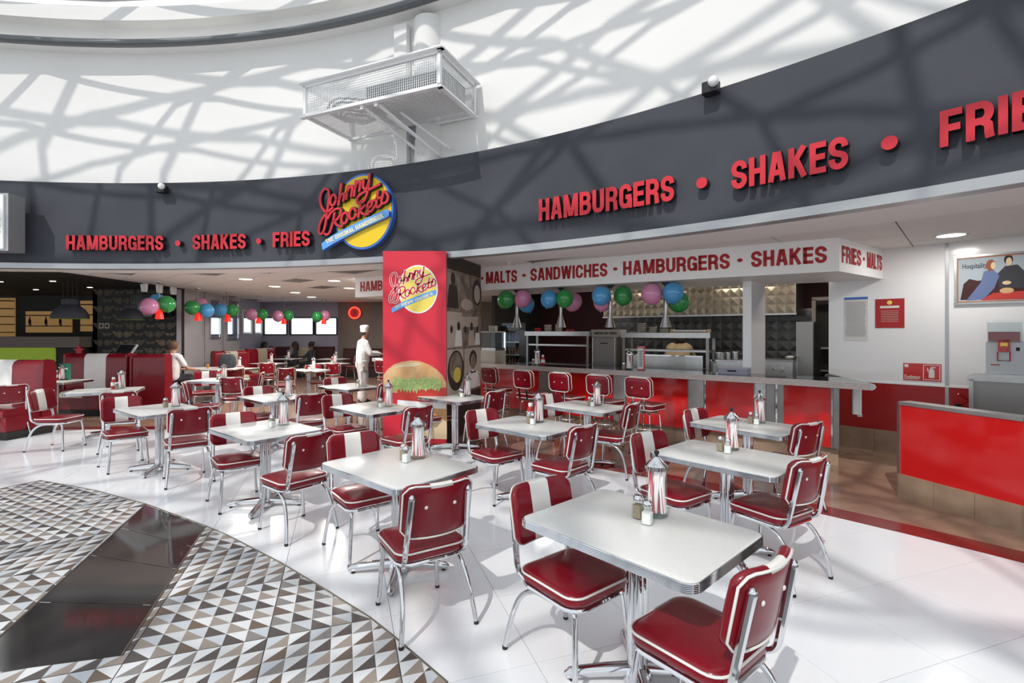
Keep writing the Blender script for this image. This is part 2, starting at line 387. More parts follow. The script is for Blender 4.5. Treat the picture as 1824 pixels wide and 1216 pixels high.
# ---- fascia, its lip and the soffit
ZB, ZT = 2.87, 4.27
fas = struct(ring_band('trim_1', RR, RR + .30, ZB, ZT, 'fascia', A_R, A_L, 110)); fas['label'] = 'curved dark grey fascia above the shop fronts'
lip = struct(ring_band('trim_2', RR - .03, RR + .14, ZB - .09, ZB, 'trim_grey', A_R, A_L, 110))
wall = struct(ring_band('wall_upper', RR + .18, RR + .45, 4.2, 6.6, 'white_wall', A_R, A_L, 110))
# ledges above, with the conduit
led = struct(ring_band('trim_3', RR - .03, RR + .5, 6.60, 6.76, 'white_wall', A_R, A_L, 110))
led2 = struct(ring_band('wall_clerestory', RR + .22, RR + .5, 6.76, 7.9, 'white_wall', A_R, A_L, 110))
led3 = struct(ring_band('trim_4', RR - .02, RR + .5, 7.08, 7.32, 'white_wall', A_R, A_L, 110))
cd = MB().tube([arc(A_R + (A_L - A_R) * k / 110, RR - .09, 6.65) for k in range(111)], .062, 10).build('conduit', 'pipe_dark')
tag(cd, 'dark grey conduit pipe running along the curved upper ledge', 'pipe')
# ---- dome: steel lattice carrying the glass roof over the rotunda (its shadows fall on the wall)
dome = MB()
def dpt(r, th, off=0.0):
    z = 8.0 + 4.6 * (1 - (r / 12.9) ** 2); return Vector((RC.x + r * math.cos(th), RC.y + r * math.sin(th), z + off))
NB = 20; steps = 9
for off, rad, ph in ((0, .062, 0), (-.85, .042, .5)):
    for sgn in (1, -1):
        for k in range(NB):
            th0 = 2 * PI * (k + ph) / NB
            st_ = 9 if k % 4 == 0 else (8 if k % 2 == 0 else 4)
            pl = [dpt(12.9 - (12.9 - .9) * s_ / steps, th0 + sgn * 2 * PI / NB * s_ * .62, off) for s_ in range(st_ + 1)]
            dome.tube(pl, rad, 6)
    for r in (12.9, 10.5, 7.57, 4.9, 2.4):
        dome.tube([dpt(r, 2 * PI * a / 48, off) for a in range(48)], rad, 6, closed=True)
struct(dome.build('ceiling_dome', 'lattice'))
# ---- shop ceiling: plain soffit near the fascia, then tiles
ZC = 2.86
cb = struct(ring_band('ceiling', RR + .30, 34, ZC + .012, ZC + .07, 'grout', math.radians(2), math.radians(140), 60))
ring_band('soffit_board', RR + .10, RR + 1.25, ZC - .01, ZC + .01, 'soffit', A_R, A_L, 90, cb)
CA = math.radians(-43); U = Vector((math.cos(CA), math.sin(CA))); V = Vector((-U.y, U.x))
ct = MB().prism(rrect(1.205, .595, .001, 1), ZC - .004, ZC + .012).mesh('ceiling_tile', 'ceiling_tile', False)
cnt = 0; cand = []
for i in range(-30, 30):
    for j in range(-8, 50):
        c = U * (i * 1.22) + V * (j * .61); n_ = c - RC
        if n_.length < RR + 1.25 + .1 or not seen(c.x, c.y, ZC, 100, 0) or c.y > 20 or c.x < -.02 * c.y - 9.0: continue
        cand.append((c.length, c))
cand.sort(key=lambda t: t[0])
for _, c in cand[:300]:
    o = obj('ceiling_tile', ct, cb, (c.x, c.y, 0)); o.rotation_euler = (0, 0, CA)
if cand[300:]:
    b = MB()
    for _, c in cand[300:]:
        b.add([(c.x + U.x * a + V.x * d, c.y + U.y * a + V.y * d, ZC - .003) for a, d in ((-.6, -.297), (-.6, .297), (.6, .297), (.6, -.297))], [(0, 1, 2, 3)])
    o = b.build('ceiling_tile', 'ceiling_tile', cb, False); o['kind'] = 'stuff'
# ---- inner walls
def wallseg(name, a, b_, z0, z1, m, th=.12, kind=True):
    a, b_ = Vector(a[:2]), Vector(b_[:2]); d = (b_ - a).normalized(); n = Vector((-d.y, d.x))      # left of the direction is the back
    o = MB().prism([a, b_, b_ + n * th, a + n * th], z0, z1).build(name, m, None, False)
    return struct(o) if kind else o
YB = 19.4
wallseg('wall_back', (-9.75, YB), (-6.80, YB), 0, 1.58, 'blue_wall'); wallseg('wall_back_upper', (-9.75, YB), (-6.80, YB), 2.25, ZC, 'blue_wall')
bw = wallseg('wall_back_right', (-6.80, YB - .03), (1.5, YB - .03), 0, ZC, 'brown_wall')
wallseg('wall_side', (-8.87, 13.3), (-9.45, 17.2), 0, ZC, 'grey_wall', .12)
wallseg('wall_corner', (-9.45, 17.2), (-9.75, YB), 0, ZC, 'blue_wall', .12)
# window row: frame, mullions, glass, and the bright outdoors behind
wins = [(469, 511), (516.6, 558), (561, 600)]
for n_, (a, b_) in enumerate(wins):
    x0, x1 = (a - 912) * YB / F, (b_ - 912) * YB / F
    wf = MB(); z0, z1 = 1.58, 2.25
    for c, d in (((x0, YB + .04, (z0 + z1) / 2), (.05, .1, z1 - z0)), ((x1, YB + .04, (z0 + z1) / 2), (.05, .1, z1 - z0)), (((x0 + x1) / 2, YB + .04, z0), (x1 - x0, .1, .05)), (((x0 + x1) / 2, YB + .04, z1), (x1 - x0, .1, .05))): wf.box(c, d)
    wo = struct(wf.build('window_%d' % (n_ + 1), 'black', None, False))
    MB().box(((x0 + x1) / 2, YB + .06, (z0 + z1) / 2), (x1 - x0, .01, z1 - z0)).build('window_pane', 'glass', wo, False)
struct(MB().box((-8.3, YB + .9, 1.9), (5.5, .05, 2.2)).build('wall_outdoors', 'daylight_view', None, False))
wallseg('wall_pier_a', ((511 - 912) * YB / F, YB), ((516.6 - 912) * YB / F, YB), 1.58, 2.25, 'blue_wall')
wallseg('wall_pier_b', ((558 - 912) * YB / F, YB), ((561 - 912) * YB / F, YB), 1.58, 2.25, 'black')
# framed mirrors on the side wall
def side_pt(px):
    a, b_ = Vector((-8.87, 13.3)), Vector((-9.45, 17.2)); d = b_ - a; k = (px - 912) / F
    t = (k * a.y - a.x) / (d.x - k * d.y); return a + d * t
for lab, a, b_, y0, y1 in (('tall narrow framed mirror on the pale side wall, nearest the dark wallpaper', 373, 389, 536, 602), ('wider framed mirror on the pale side wall, second from the wallpaper', 403, 422, 538, 604)):
    p, r = side_pt(a), side_pt(b_); d = (r - p).normalized(); n_ = Vector((d.y, -d.x)); c = (p + r) / 2 + n_ * .03
    zt, zb = CH - (y0 - HY) * c.y / F, CH - (y1 - HY) * c.y / F; L_ = (r - p).length
    m = thing('wall_mirror', lab, 'mirror', (c.x, c.y, (zt + zb) / 2), math.atan2(d.y, d.x), 'mirrors on the pale side wall')
    MB().box((0, 0, 0), (L_, .02, zt - zb)).build('glass', 'mirror', m, False)
    f_ = MB()
    for s_ in (-1, 1): f_.box((s_ * L_ / 2, 0, 0), (.05, .05, zt - zb)).box((0, 0, s_ * (zt - zb) / 2), (L_ + .05, .05, .05))
    f_.build('frame', 'chrome', m, False)
def corner_pt(px):
    a, b_ = Vector((-9.45, 17.2)), Vector((-9.75, YB)); d = b_ - a; k = (px - 912) / F; t = (k * a.y - a.x) / (d.x - k * d.y); return a + d * t
for lab, a, b_ in (('small framed pane on the corner wall, left of two', 431, 446), ('small framed pane on the corner wall, beside the windows', 452, 464)):
    p, r = corner_pt(a), corner_pt(b_); d = (r - p).normalized(); n_ = Vector((d.y, -d.x)); c = (p + r) / 2 + n_ * .03; L_ = (r - p).length
    m = thing('wall_mirror', lab, 'mirror', (c.x, c.y, 2.06), math.atan2(d.y, d.x), 'mirrors on the pale side wall'); MB().box((0, 0, 0), (L_, .02, .8)).build('glass', 'mirror', m, False); f_ = MB()
    for s_ in (-1, 1): f_.box((s_ * L_ / 2, 0, 0), (.05, .05, .8)).box((0, 0, s_ * .4), (L_ + .05, .05, .05))
    f_.build('frame', 'gloss_white', m, False)
# pale panel joints on the side wall
for px in (364, 397):
    p = side_pt(px); MB().box((p.x + .012, p.y, ZC / 2), (.012, .02, ZC)).build('joint_strip', 'trim_grey', bpy.data.objects['wall_side'], False)
# ---- right hand white wall (beside the kitchen), with red dado and tile skirting
W0 = Vector((4.81, 7.53)); WD = Vector((.68, -.733)).normalized(); W1 = W0 + WD * 4.6
wallseg('wall_right', W0, W1, 0, ZC, 'gloss_white', .15)
WN = Vector((WD.y, -WD.x))            # towards the room
def wpt(px, z, off=0.0):
    k = (px - 912) / F; b0 = W0 + WN * off; t = (k * b0.y - b0.x) / (WD.x - k * WD.y); p = b0 + WD * t; return Vector((p.x, p.y, z))
def wz(px, py, off=0.0): p = wpt(px, 0, off); return Vector((p.x, p.y, CH - (py - HY) * p.y / F))
wr = bpy.data.objects['wall_right']; L = 4.6; wa = math.atan2(WD.y, WD.x)
def wbox(nm, s0_, s1_, z0, z1, th, m, parent=None):
    c = W0 + WD * ((s0_ + s1_) / 2) + WN * (th / 2)
    return MB().box((c.x, c.y, (z0 + z1) / 2), (s1_ - s0_, th, z1 - z0), rz=wa).build(nm, m, parent, False)
zd = wz(1600, 684).z
sj = (wpt(1687, 0) - Vector((W0.x, W0.y, 0))).length
wbox('dado_panel', 0, sj - .02, .30, zd, .012, 'red_dark', wr); wbox('dado_panel', sj + .02, L, .30, zd, .012, 'red_dark', wr)
wbox('dado_rail', 0, L, zd, zd + .018, .018, 'gloss_white', wr); wbox('joint_strip', sj - .018, sj + .018, .30, ZC, .016, 'trim_grey', wr)
bs = wbox('baseboard_right', 0, L, 0, .012, .02, 'grout_dark'); struct(bs)
for k in range(8): wbox('skirting_tile', k * .575 + .002, k * .575 + .573, 0, .30, .03, 'tile_base', bs)
# black wallpaper wall with printed winged motifs, dark bar room at the left
wallseg('wall_wallpaper', (-11.25, 13.3), (-8.87, 13.3), 0, ZC, 'black'); ww = bpy.data.objects['wall_wallpaper']
mb = MB()
def motif(x, z, s_, mi):
    y = 13.288
    for sg in (-1, 1):
        ring = [(x + sg * s_ * .42 + s_ * .36 * math.cos(a * PI / 8), y, z + s_ * .36 * math.sin(a * PI / 8)) for a in range(16)]
        inner = [(x + sg * s_ * .42 + s_ * .25 * math.cos(a * PI / 8), y, z + s_ * .25 * math.sin(a * PI / 8)) for a in range(16)]
        core = [(x + sg * s_ * .42 + s_ * .18 * math.cos(a * PI / 8), y, z + s_ * .18 * math.sin(a * PI / 8)) for a in range(16)]
        mb.add(ring + inner, [(a, (a + 1) % 16, 16 + (a + 1) % 16, 16 + a) for a in range(16)], mi); mb.add(core, [tuple(range(16))], mi)
        for k in range(4):
            mb.add([(x + sg * s_ * (.80), y, z + s_ * (.30 - .14 * k)), (x + sg * s_ * (1.25 - .09 * k), y, z + s_ * (.36 - .17 * k)), (x + sg * s_ * (1.2 - .12 * k), y, z + s_ * (.25 - .16 * k)), (x + sg * s_ * (.80), y, z + s_ * (.20 - .14 * k))], [(0, 1, 2, 3)], mi)
for r in range(9):
    for c in range(5):
        big = (r + c) % 2 == 0
        motif(-10.95 + c * .42 + (r % 2) * .1, .95 + r * .225, .23 if big else .12, 1 if (r < 4 and c % 3 == 1) else 0)
o = mb.build('printed_motifs', ['motif', 'motif_light'], ww, False); o['kind'] = 'stuff'
wallseg('wall_bar', (-22, 15.5), (-11.0, 15.5), 0, 4.0, 'dark_wall')
wallseg('wall_bar_end', (-11.25, 15.5), (-11.25, 13.3), 0, 4.0, 'dark_wall')
db = MB().prism([(-24, 8.6), (-8.75, 9.6), (-8.85, 13.42), (-11.2, 13.42), (-11.2, 15.6), (-24, 15.6)], ZC - .03, ZC - .006).build('ceiling_bar', 'black', None, False); struct(db)
# ================================================================== SIGNS ON THE FASCIA
def arc_place(th0, r, z0):
    # s runs to the right seen from inside the rotunda (angle decreasing); depth grows towards the centre
    def fn(s_, h, d): th = th0 - s_ / r; return arc(th, r - d, z0 + h)
    return fn
def fascia_word(text, px0, px1, base, cap, label):
    r = RR - .03; a0, a1 = th_px(px0, r - .07), th_px(px1, r - .07)
    t = bpy.data.objects.new('fascia_lettering', None); COL.objects.link(t); t.location = (0, 0, 0)
    tag(t, label, 'sign', 'red channel letters on the dark fascia')
    c = arc((a0 + a1) / 2, r, base); t.location = c
    b = len(bpy.data.objects)
    fn0 = arc_place(a0, r, base); fn = lambda s_, h, d: fn0(s_, h, d) - c
    word(t, text, (a0 - a1) * r, cap, .075, fn, ['red_face', 'black_side'])
    return t
def fascia_dot(px, zc, rad, label):
    r = RR - .03; a = th_px(px, r - .05); c = arc(a, r, zc); n = Vector((-math.cos(a), -math.sin(a), 0)); tn = Vector((math.sin(a), -math.cos(a), 0)); b = MB(); up = Vector((0, 0, 1))
    for d0, mi in ((0, 1), (.07, 0)): pass
    back = [(tn * math.cos(k * PI / 12) + up * math.sin(k * PI / 12)) * rad for k in range(24)]
    b.add([p - n * .02 for p in back] + [p + n * .07 for p in back], [(k, (k + 1) % 24, 24 + (k + 1) % 24, 24 + k) for k in range(24)], 1)
    b.add([p + n * .07 for p in back], [tuple(range(24))], 0)
    return tag(b.build('fascia_dot', ['red_face', 'black_side'], None, False, loc=c), label, 'sign', 'red channel letters on the dark fascia')
fascia_word('HAMBURGERS', 960, 1201, 3.14, .285, 'large red HAMBURGERS channel letters right of the round logo')
fascia_word('SHAKES', 1303, 1511, 3.14, .285, 'large red SHAKES channel letters at the right of the fascia')
fascia_word('FRIES', 1674, 1918, 3.14, .285, 'red FRIES channel letters cut off by the right picture edge')
fascia_word('HAMBURGERS', 118, 291, 3.09, .25, 'small red HAMBURGERS channel letters at the left of the fascia')
fascia_word('SHAKES', 343, 438, 3.09, .25, 'small red SHAKES channel letters left of the round logo')
fascia_word('FRIES', 486, 552, 3.09, .25, 'small red FRIES channel letters just left of the round logo')
fascia_dot(1251, 3.275, .058, 'red round dot between the large HAMBURGERS and SHAKES letters')
fascia_dot(1585, 3.275, .058, 'red round dot between the large SHAKES and FRIES letters')
fascia_dot(318, 3.205, .048, 'red round dot between the small HAMBURGERS and SHAKES letters')
fascia_dot(462, 3.205, .048, 'red round dot between the small SHAKES and FRIES letters')
# ---- the round script logo: strokes drawn as pen paths, in pixels of a 7.6x enlargement
def ell(cx, cy, rx, ry, a0=0, a1=360, n=16, sk=-.12):
    return [(cx + rx * math.cos(math.radians(a0 + (a1 - a0) * k / n)) - sk * -ry * math.sin(math.radians(a0 + (a1 - a0) * k / n)), cy + ry * math.sin(math.radians(a0 + (a1 - a0) * k / n))) for k in range(n + 1)]
SCRIPT = [
 [(180, 565), (135, 490), (118, 400), (135, 310), (185, 258), (228, 280), (238, 360), (228, 470), (210, 590), (190, 740), (160, 840), (125, 870), (100, 835), (110, 740), (160, 640), (230, 570), (285, 525)],
 ell(292, 420, 36, 72),
 [(402, 215), (365, 492)], [(377, 420), (400, 365), (430, 350), (440, 375), (428, 445)],
 [(490, 255), (465, 425)], [(475, 345), (500, 290), (530, 262), (548, 280), (530, 398)],
 [(592, 205), (568, 395)], [(580, 300), (605, 235), (635, 208), (652, 225), (635, 335)],
 [(692, 195), (685, 280), (705, 320), (735, 300), (750, 250)],
 [(768, 130), (748, 320), (722, 420), (690, 480), (645, 500), (608, 475), (618, 415), (690, 362), (800, 318), (890, 280)],
 [(312, 600), (290, 720), (252, 845), (212, 885), (182, 872)], [(222, 665), (265, 592), (335, 545), (390, 555), (394, 615), (345, 688), (292, 712)], [(305, 700), (345, 765), (410, 792)],
 ell(445, 680, 42, 72), [(590, 600), (568, 560), (530, 572), (508, 640), (524, 696), (562, 694), (600, 640)],
 [(655, 475), (625, 680)], [(705, 535), (650, 605), (700, 655), (750, 650)],
 [(748, 580), (790, 545), (795, 500), (765, 490), (738, 550), (752, 618), (790, 618), (832, 560)],
 [(872, 368), (850, 540), (872, 578), (912, 545)], [(812, 485), (935, 440)],
 [(915, 500), (945, 380), (992, 430), (988, 500), (950, 532), (915, 525)]]
def smooth_path(p, n=4):
    out = []
    for i in range(len(p) - 1):
        p0, p1, p2, p3 = p[max(i - 1, 0)], p[i], p[i + 1], p[min(i + 2, len(p) - 1)]
        for k in range(n):
            t = k / n
            out.append(tuple(.5 * (2 * p1[c] + (p2[c] - p0[c]) * t + (2 * p0[c] - 5 * p1[c] + 4 * p2[c] - p3[c]) * t * t + (3 * p1[c] - p0[c] - 3 * p2[c] + p3[c]) * t ** 3) for c in (0, 1)))
    return out + [p[-1]]
def ribbon(b, path, wd, fn, d0, d1, mi_face=0, mi_side=1):
    """a flat stroke with thickness: fn maps (x, y, depth) to a point"""
    path = smooth_path(path); k = len(path); Ls, Rs = [], []
    for i, p in enumerate(path):
        a, c = path[max(i - 1, 0)], path[min(i + 1, k - 1)]; dx, dy = c[0] - a[0], c[1] - a[1]; l = math.hypot(dx, dy) or 1
        nx, ny = -dy / l * wd / 2, dx / l * wd / 2
        ex, ey = (dx / l * wd * .4, dy / l * wd * .4) if i == k - 1 else ((-dx / l * wd * .4, -dy / l * wd * .4) if i == 0 else (0, 0))
        Ls.append((p[0] + nx + ex, p[1] + ny + ey)); Rs.append((p[0] - nx + ex, p[1] - ny + ey))
    vv = [fn(*q, d1) for q in Ls] + [fn(*q, d1) for q in Rs] + [fn(*q, d0) for q in Ls] + [fn(*q, d0) for q in Rs]
    fs = []; ms = []
    for i in range(k - 1):
        fs += [(i, k + i, k + i + 1, i + 1), (i, i + 1, 2 * k + i + 1, 2 * k + i), (k + i, 3 * k + i, 3 * k + i + 1, k + i + 1)]; ms += [mi_face, mi_side, mi_side]
    fs += [(0, 2 * k, 3 * k, k), (k - 1, 2 * k - 1, 4 * k - 1, 3 * k - 1)]; ms += [mi_side] * 2
    b.add(vv, fs, ms)
def make_logo(parent, fn, dep, side=True, edge='blue', rim=None):
    """disc, script and ribbon; fn(x, y, depth) in enlargement pixels; centre of the disc is (650, 600)"""
    def disc(rx, ry, d0, d1, mi, ms, nm):
        b = MB(); N = 48; pts_ = [(650 + rx * math.cos(2 * PI * k / N), 600 + ry * math.sin(2 * PI * k / N)) for k in range(N)]
        b.add([fn(x, y, d1) for x, y in pts_], [tuple(range(N - 1, -1, -1))], 0)
        b.add([fn(x, y, d0) for x, y in pts_] + [fn(x, y, d1) for x, y in pts_], [(k, (k + 1) % N, N + (k + 1) % N, N + k) for k in range(N)], 1)
        return b.build(nm, [mi, ms], parent, False)
    disc(385, 505, 0, dep * .55, edge, 'blue' if side else edge, 'rim'); disc(362, 478, dep * .55, dep * .58, 'yellow' if side else 'yellow_pale', 'yellow', 'disc')
    out = MB()
    for st in SCRIPT: ribbon(out, st, 43, fn, dep * .58, dep * .9)
    out.build('script_outline', ['black_side', 'black_side'] if side else ['sign_white', 'sign_white'], parent, False)
    fc = MB()
    for st in SCRIPT: ribbon(fc, st, 27, fn, dep * .9, dep * .98, 0, 0)
    fc.build('script', 'red_face', parent, False)
    up_ = [(135, 1000), (270, 905), (450, 820), (640, 740), (820, 668), (985, 612), (1010, 640)]; lo_ = [(150, 1092), (300, 1010), (460, 935), (640, 852), (820, 780), (960, 728), (1005, 705)]
    n = len(up_); b = MB()
    for d, order in ((dep * .95, 1),):
        b.add([fn(*p, d) for p in up_] + [fn(*p, d) for p in lo_], [(i, n + i, n + i + 1, i + 1) for i in range(n - 1)], 0)
    loop = up_ + lo_[::-1]; m = len(loop)
    b.add([fn(*p, dep * .4) for p in loop] + [fn(*p, dep * .95) for p in loop], [(i, (i + 1) % m, m + (i + 1) % m, m + i) for i in range(m)], 1)
    rb = b.build('name_ribbon', ['blue_light', 'blue'], parent, False)
    a = math.atan2(-295, 735); ca, sa = math.cos(a), math.sin(a)
    word(rb, 'THE ORIGINAL HAMBURGER', 790, 62, dep * .03 + .002, lambda s_, h, d: fn(213 + s_ * ca + h * sa, 1012 + s_ * sa - h * ca, dep * .955 + d), ['cream', 'cream'], 'letter', .11, .01)
lr = RR - .02; lth = th_px(645.5, lr - .1); lc = arc(lth, lr, 0); dl = lc.y; zl = CH - (379 - HY) * dl / F
ms_ = dl / F / 7.6
ln = Vector((-math.cos(lth), -math.sin(lth), 0)); lt = Vector((math.sin(lth), -math.cos(lth), 0))
vd = Vector((lc.x, lc.y, 0)).normalized(); fs_ = abs(lt.x * vd.y - lt.y * vd.x)
logo = thing('round_logo_sign', 'round yellow and blue Johnny Rockets script sign on the fascia', 'sign', (lc.x, lc.y, zl))
make_logo(logo, lambda x, y, d: lt * ((x - 650) * ms_ / fs_) + Vector((0, 0, (600 - y) * ms_)) + ln * d, .16)
# ---- small lamps on the fascia top edge, light box at the left edge
for px, py, lab in ((1267, 157, 'black floodlight with white lens on the right fascia edge'), (289, 337, 'black floodlight with white lens on the left fascia edge')):
    a = th_px(px, RR - .08); p = arc(a, RR - .09, 0); z = CH - (py - HY) * p.y / F
    t = thing('floodlight', lab, 'floodlight', (p.x, p.y, z), a + PI, 'small floodlights on the fascia')
    MB().prism(rrect(.13, .16, .02, 3), -.06, .055).build('housing', 'black_side', t)
    MB().ball((.075, .05, .03), .055).build('lens', 'gloss_white', t)
    MB().box((-.06, 0, -.02), (.10, .05, .04)).build('bracket', 'black_side', t, False)
a = th_px(10, RR - .4); p = arc(a, RR - .42, 0); zt, zb = CH - (345 - HY) * p.y / F, CH - (447 - HY) * p.y / F
lb = thing('light_box_sign', 'white light box sign with green strokes at the left edge', 'sign', (p.x - .5, p.y, zb))
MB().box((0, .1, (zt - zb) / 2), (1.2, .28, zt - zb)).build('case', 'trim_grey', lb, False); MB().box((-.02, -.05, (zt - zb) / 2), (1.12, .03, zt - zb - .06)).build('face', 'sign_white', lb, False)
g = MB()
for k in range(3): g.box((.40, -.068, .30 + k * .10), (.20, .006, .03))
mat('lime_print', (.28, .55, .05), .5); g.build('green_strokes', 'lime_print', lb, False)
MB().box((0, .30, (zt - zb) / 2), (.3, .14, .3)).build('bracket', 'trim_grey', lb, False)
# ================================================================== COLUMN, FAN CAGE
a = th_px(756, RR + .1); p = arc(a, RR + .25, 0); cr = 28 * p.y / F
col = thing('round_column', 'white round column standing against the curved upper wall', 'column', (p.x, p.y, 4.28))
MB().lathe([(cr, -.02), (cr, 2.24)], 28).build('shaft', 'white_wall', col)
MB().lathe([(cr + .012, 1.05), (cr + .012, 1.12)], 28).build('band', 'gloss_white', col)
a2 = th_px(716, RR + .1); p2 = arc(a2, RR + .10, 0)
pil = MB().box((p2.x, p2.y + .0, 5.38), (.23, .10, 2.20), rz=a2 - PI / 2).build('pilaster', 'white_wall', None, False); tag(pil, 'narrow square pilaster left of the round column', 'pilaster')
KC = 2790.0
def cg(px, py): Y = KC / (HY - py); return Vector(((px - 912) * Y / F, Y))
FR_, LF_, RB_, LB_ = cg(783, 152), cg(544, 207), cg(845, 205), cg(626, 249)
ex = (FR_ - LF_); ey = (RB_ - FR_); cw = ex.length; ex.normalize(); ey = Vector((-ex.y, ex.x)); cdp = .95; chh = .43; zcg = CH + KC / F
cage = thing('equipment_cage', 'white wire mesh cage holding ventilation equipment on the column', 'cage', (FR_.x, FR_.y, zcg), math.atan2(ex.y, ex.x))
fr = MB(); e_ = .045
for z in (0, chh):
    for y in (0, cdp): fr.box((-cw / 2, y, z), (cw + e_, e_, e_))
    for x in (0, -cw): fr.box((x, cdp / 2, z), (e_, cdp, e_))
for x in (0, -cw):
    for y in (0, cdp): fr.box((x, y, chh / 2), (e_, e_, chh))
fr.box((-cw / 2, -.03, chh + .03), (cw + .14, .10, .02)); fr.box((.03, cdp / 2, chh + .03), (.10, cdp + .1, .02)); fr.box((-cw / 2, -.02, -.03), (cw + .12, .07, .02)); fr.box((.02, cdp / 2, -.03), (.07, cdp + .06, .02))
fr.build('frame', 'gloss_white', cage, False)
def mesh_panel(o_, u_, v_, lu, lv, nm='mesh_panel'):
    b = MB(); st = .034; wv = .0055
    for k in range(1, int(lu / st)):
        c = o_ + u_ * (k * st) + v_ * (lv / 2); b.tube([c - v_ * lv / 2, c + v_ * lv / 2], wv, 3)
    for k in range(1, int(lv / st)):
        c = o_ + v_ * (k * st); b.tube([c, c + u_ * lu], wv, 3)
    o = b.build(nm, 'gloss_white', cage, False); o['kind'] = 'stuff'
X, Y_, Z_ = Vector((1, 0, 0)), Vector((0, 1, 0)), Vector((0, 0, 1))
mesh_panel(Vector((-cw, 0, 0)), X, Z_, cw, chh); mesh_panel(Vector((0, 0, 0)), Y_, Z_, cdp, chh); mesh_panel(Vector((-cw, 0, 0)), X, Y_, cw, cdp)
MB().box((-.74, .55, .20), (1.3, .6, .33)).build('fan_unit', 'pipe_dark', cage, False)
MB().box((-1.25, .55, .17), (.06, .5, .24)).build('fan_unit_side', 'trim_grey', cage, False)
for k in range(5):
    b = MB(); cx = -1.75; r0 = .16 + .05 * k
    b.tube([(cx + r0 * 1.25 * math.cos(t * PI / 10), .48 + r0 * math.sin(t * PI / 10), .06 + .035 * k + .02 * math.sin(t)) for t in range(20)], .016, 6, closed=True).build('hose_coil', 'cable', cage)
for k, (x0, x1) in enumerate(((-.98, -.62), (-1.22, -.86))):
    b = MB(); b.box((x0 - .02, .02, -.06), (.05, .08, .06))
    b.tube([(x0, .03, -.06), (x1 + .1, 1.10, -.58)], .024, 6); b.tube([(x0 + .12, .35, -.05), (x1 + .2, .98, -.42)], .02, 6); b.build('strut', 'gloss_white', cage)
for k in range(3): MB().tube([(-1.1 + .04 * k, .9, .0), (-1.06 + .04 * k, .95, -.35), (-1.0 + .05 * k, .98, -.62)], .014, 6).build('cable', 'cable', cage)
# ================================================================== BANNER PILLAR
c0, c1, c2, c3 = Vector((-1.885, 7.262)), Vector((-.963, 7.262)), Vector((-.548, 8.62)), Vector((-1.51, 8.70))
pl = struct(MB().prism([c0, c1, c2, c3], 0, ZC).build('wall_pillar', 'brown_wall', None, False))
bz0, bz1 = .06, CH - (447 - HY) * 7.22 / F
bx0, bx1 = (682 - 912) * 7.22 / F, (795 - 912) * 7.22 / F; bwid = bx1 - bx0
ban = thing('hanging_banner', 'tall red printed banner with round logo and burger on the pillar', 'banner', ((bx0 + bx1) / 2, 7.225, bz0))
bh = bz1 - bz0
MB().box((0, 0, bh / 2), (bwid, .012, bh)).build('sheet', 'banner_red', ban, False)
k7 = 7.22 / F
def bp(px, py, d): return Vector(((px - 738.5) * k7, -.007 - d, CH - (py - HY) * k7 - bz0))
def flat(poly, d, m, nm, parent=ban):
    b = MB(); b.add([bp(x, y, d) for x, y in poly], [tuple(range(len(poly)))]); return b.build(nm, m, parent, False)
lsc = 83 / 905
make_logo(ban, lambda x, y, d: bp(740 + (x - 600) * lsc * 1.0, 515 + (y - 600) * lsc * .93, d), .006, False, 'sign_white')
bunp = [(683, 672)] + [(683 + t * 112 / 14, 672 - 33 * math.sin(PI * (.12 + .76 * t / 14)) ** .8) for t in range(15)] + [(795, 690), (795, 702), (683, 690)]
bunp = [(683, 668), (690, 658), (702, 649), (716, 644), (732, 642), (748, 643), (764, 649), (778, 658), (788, 668), (795, 682), (795, 706), (683, 698)]
flat(bunp[::-1], .001, 'bun', 'bun_print')
flat([(700, 655), (716, 648), (738, 646), (752, 648), (740, 652), (718, 653)][::-1], .0015, 'bun_pale', 'bun_highlight')
flat([(708, 692), (795, 690), (795, 716), (708, 716)], .002, 'tomato', 'tomato_print')
rng = random.Random(3)
lt_ = [(702, 672)] + [(702 + k * 5.2, 668 + (10 if k % 2 else 0) + rng.uniform(-3, 3)) for k in range(1, 16)] + [(792, 684)] + [(790 - k * 5.2, 694 - (8 if k % 2 else 0) + rng.uniform(-2, 3)) for k in range(0, 16)]
b = MB()
for k in range(15):
    x = 703 + k * 5.6; b.add([bp(x + dx, y, .003 + .0012 * (k % 3) + .0001 * k) for dx, y in ((-4, 690 + rng.uniform(-3, 3)), (0, 698 + rng.uniform(-4, 3)), (4, 690), (5, 680 + rng.uniform(-6, 4)), (0, 670 + rng.uniform(-4, 6)), (-5, 678 + rng.uniform(-4, 4)))], [(0, 1, 2, 3, 4, 5)])
b.build('lettuce_print', 'lettuce', ban, False)
flat([(708, 712), (760, 716), (795, 716), (795, 728), (708, 724)], .0022, 'sign_white', 'cheese_print')
flat([(770, 716), (796, 712), (796, 776), (770, 770)], .001, 'bun', 'lower_bun_print'); flat([(745, 752), (796, 748), (796, 782), (740, 780)], .0015, 'bun_pale', 'fries_print')
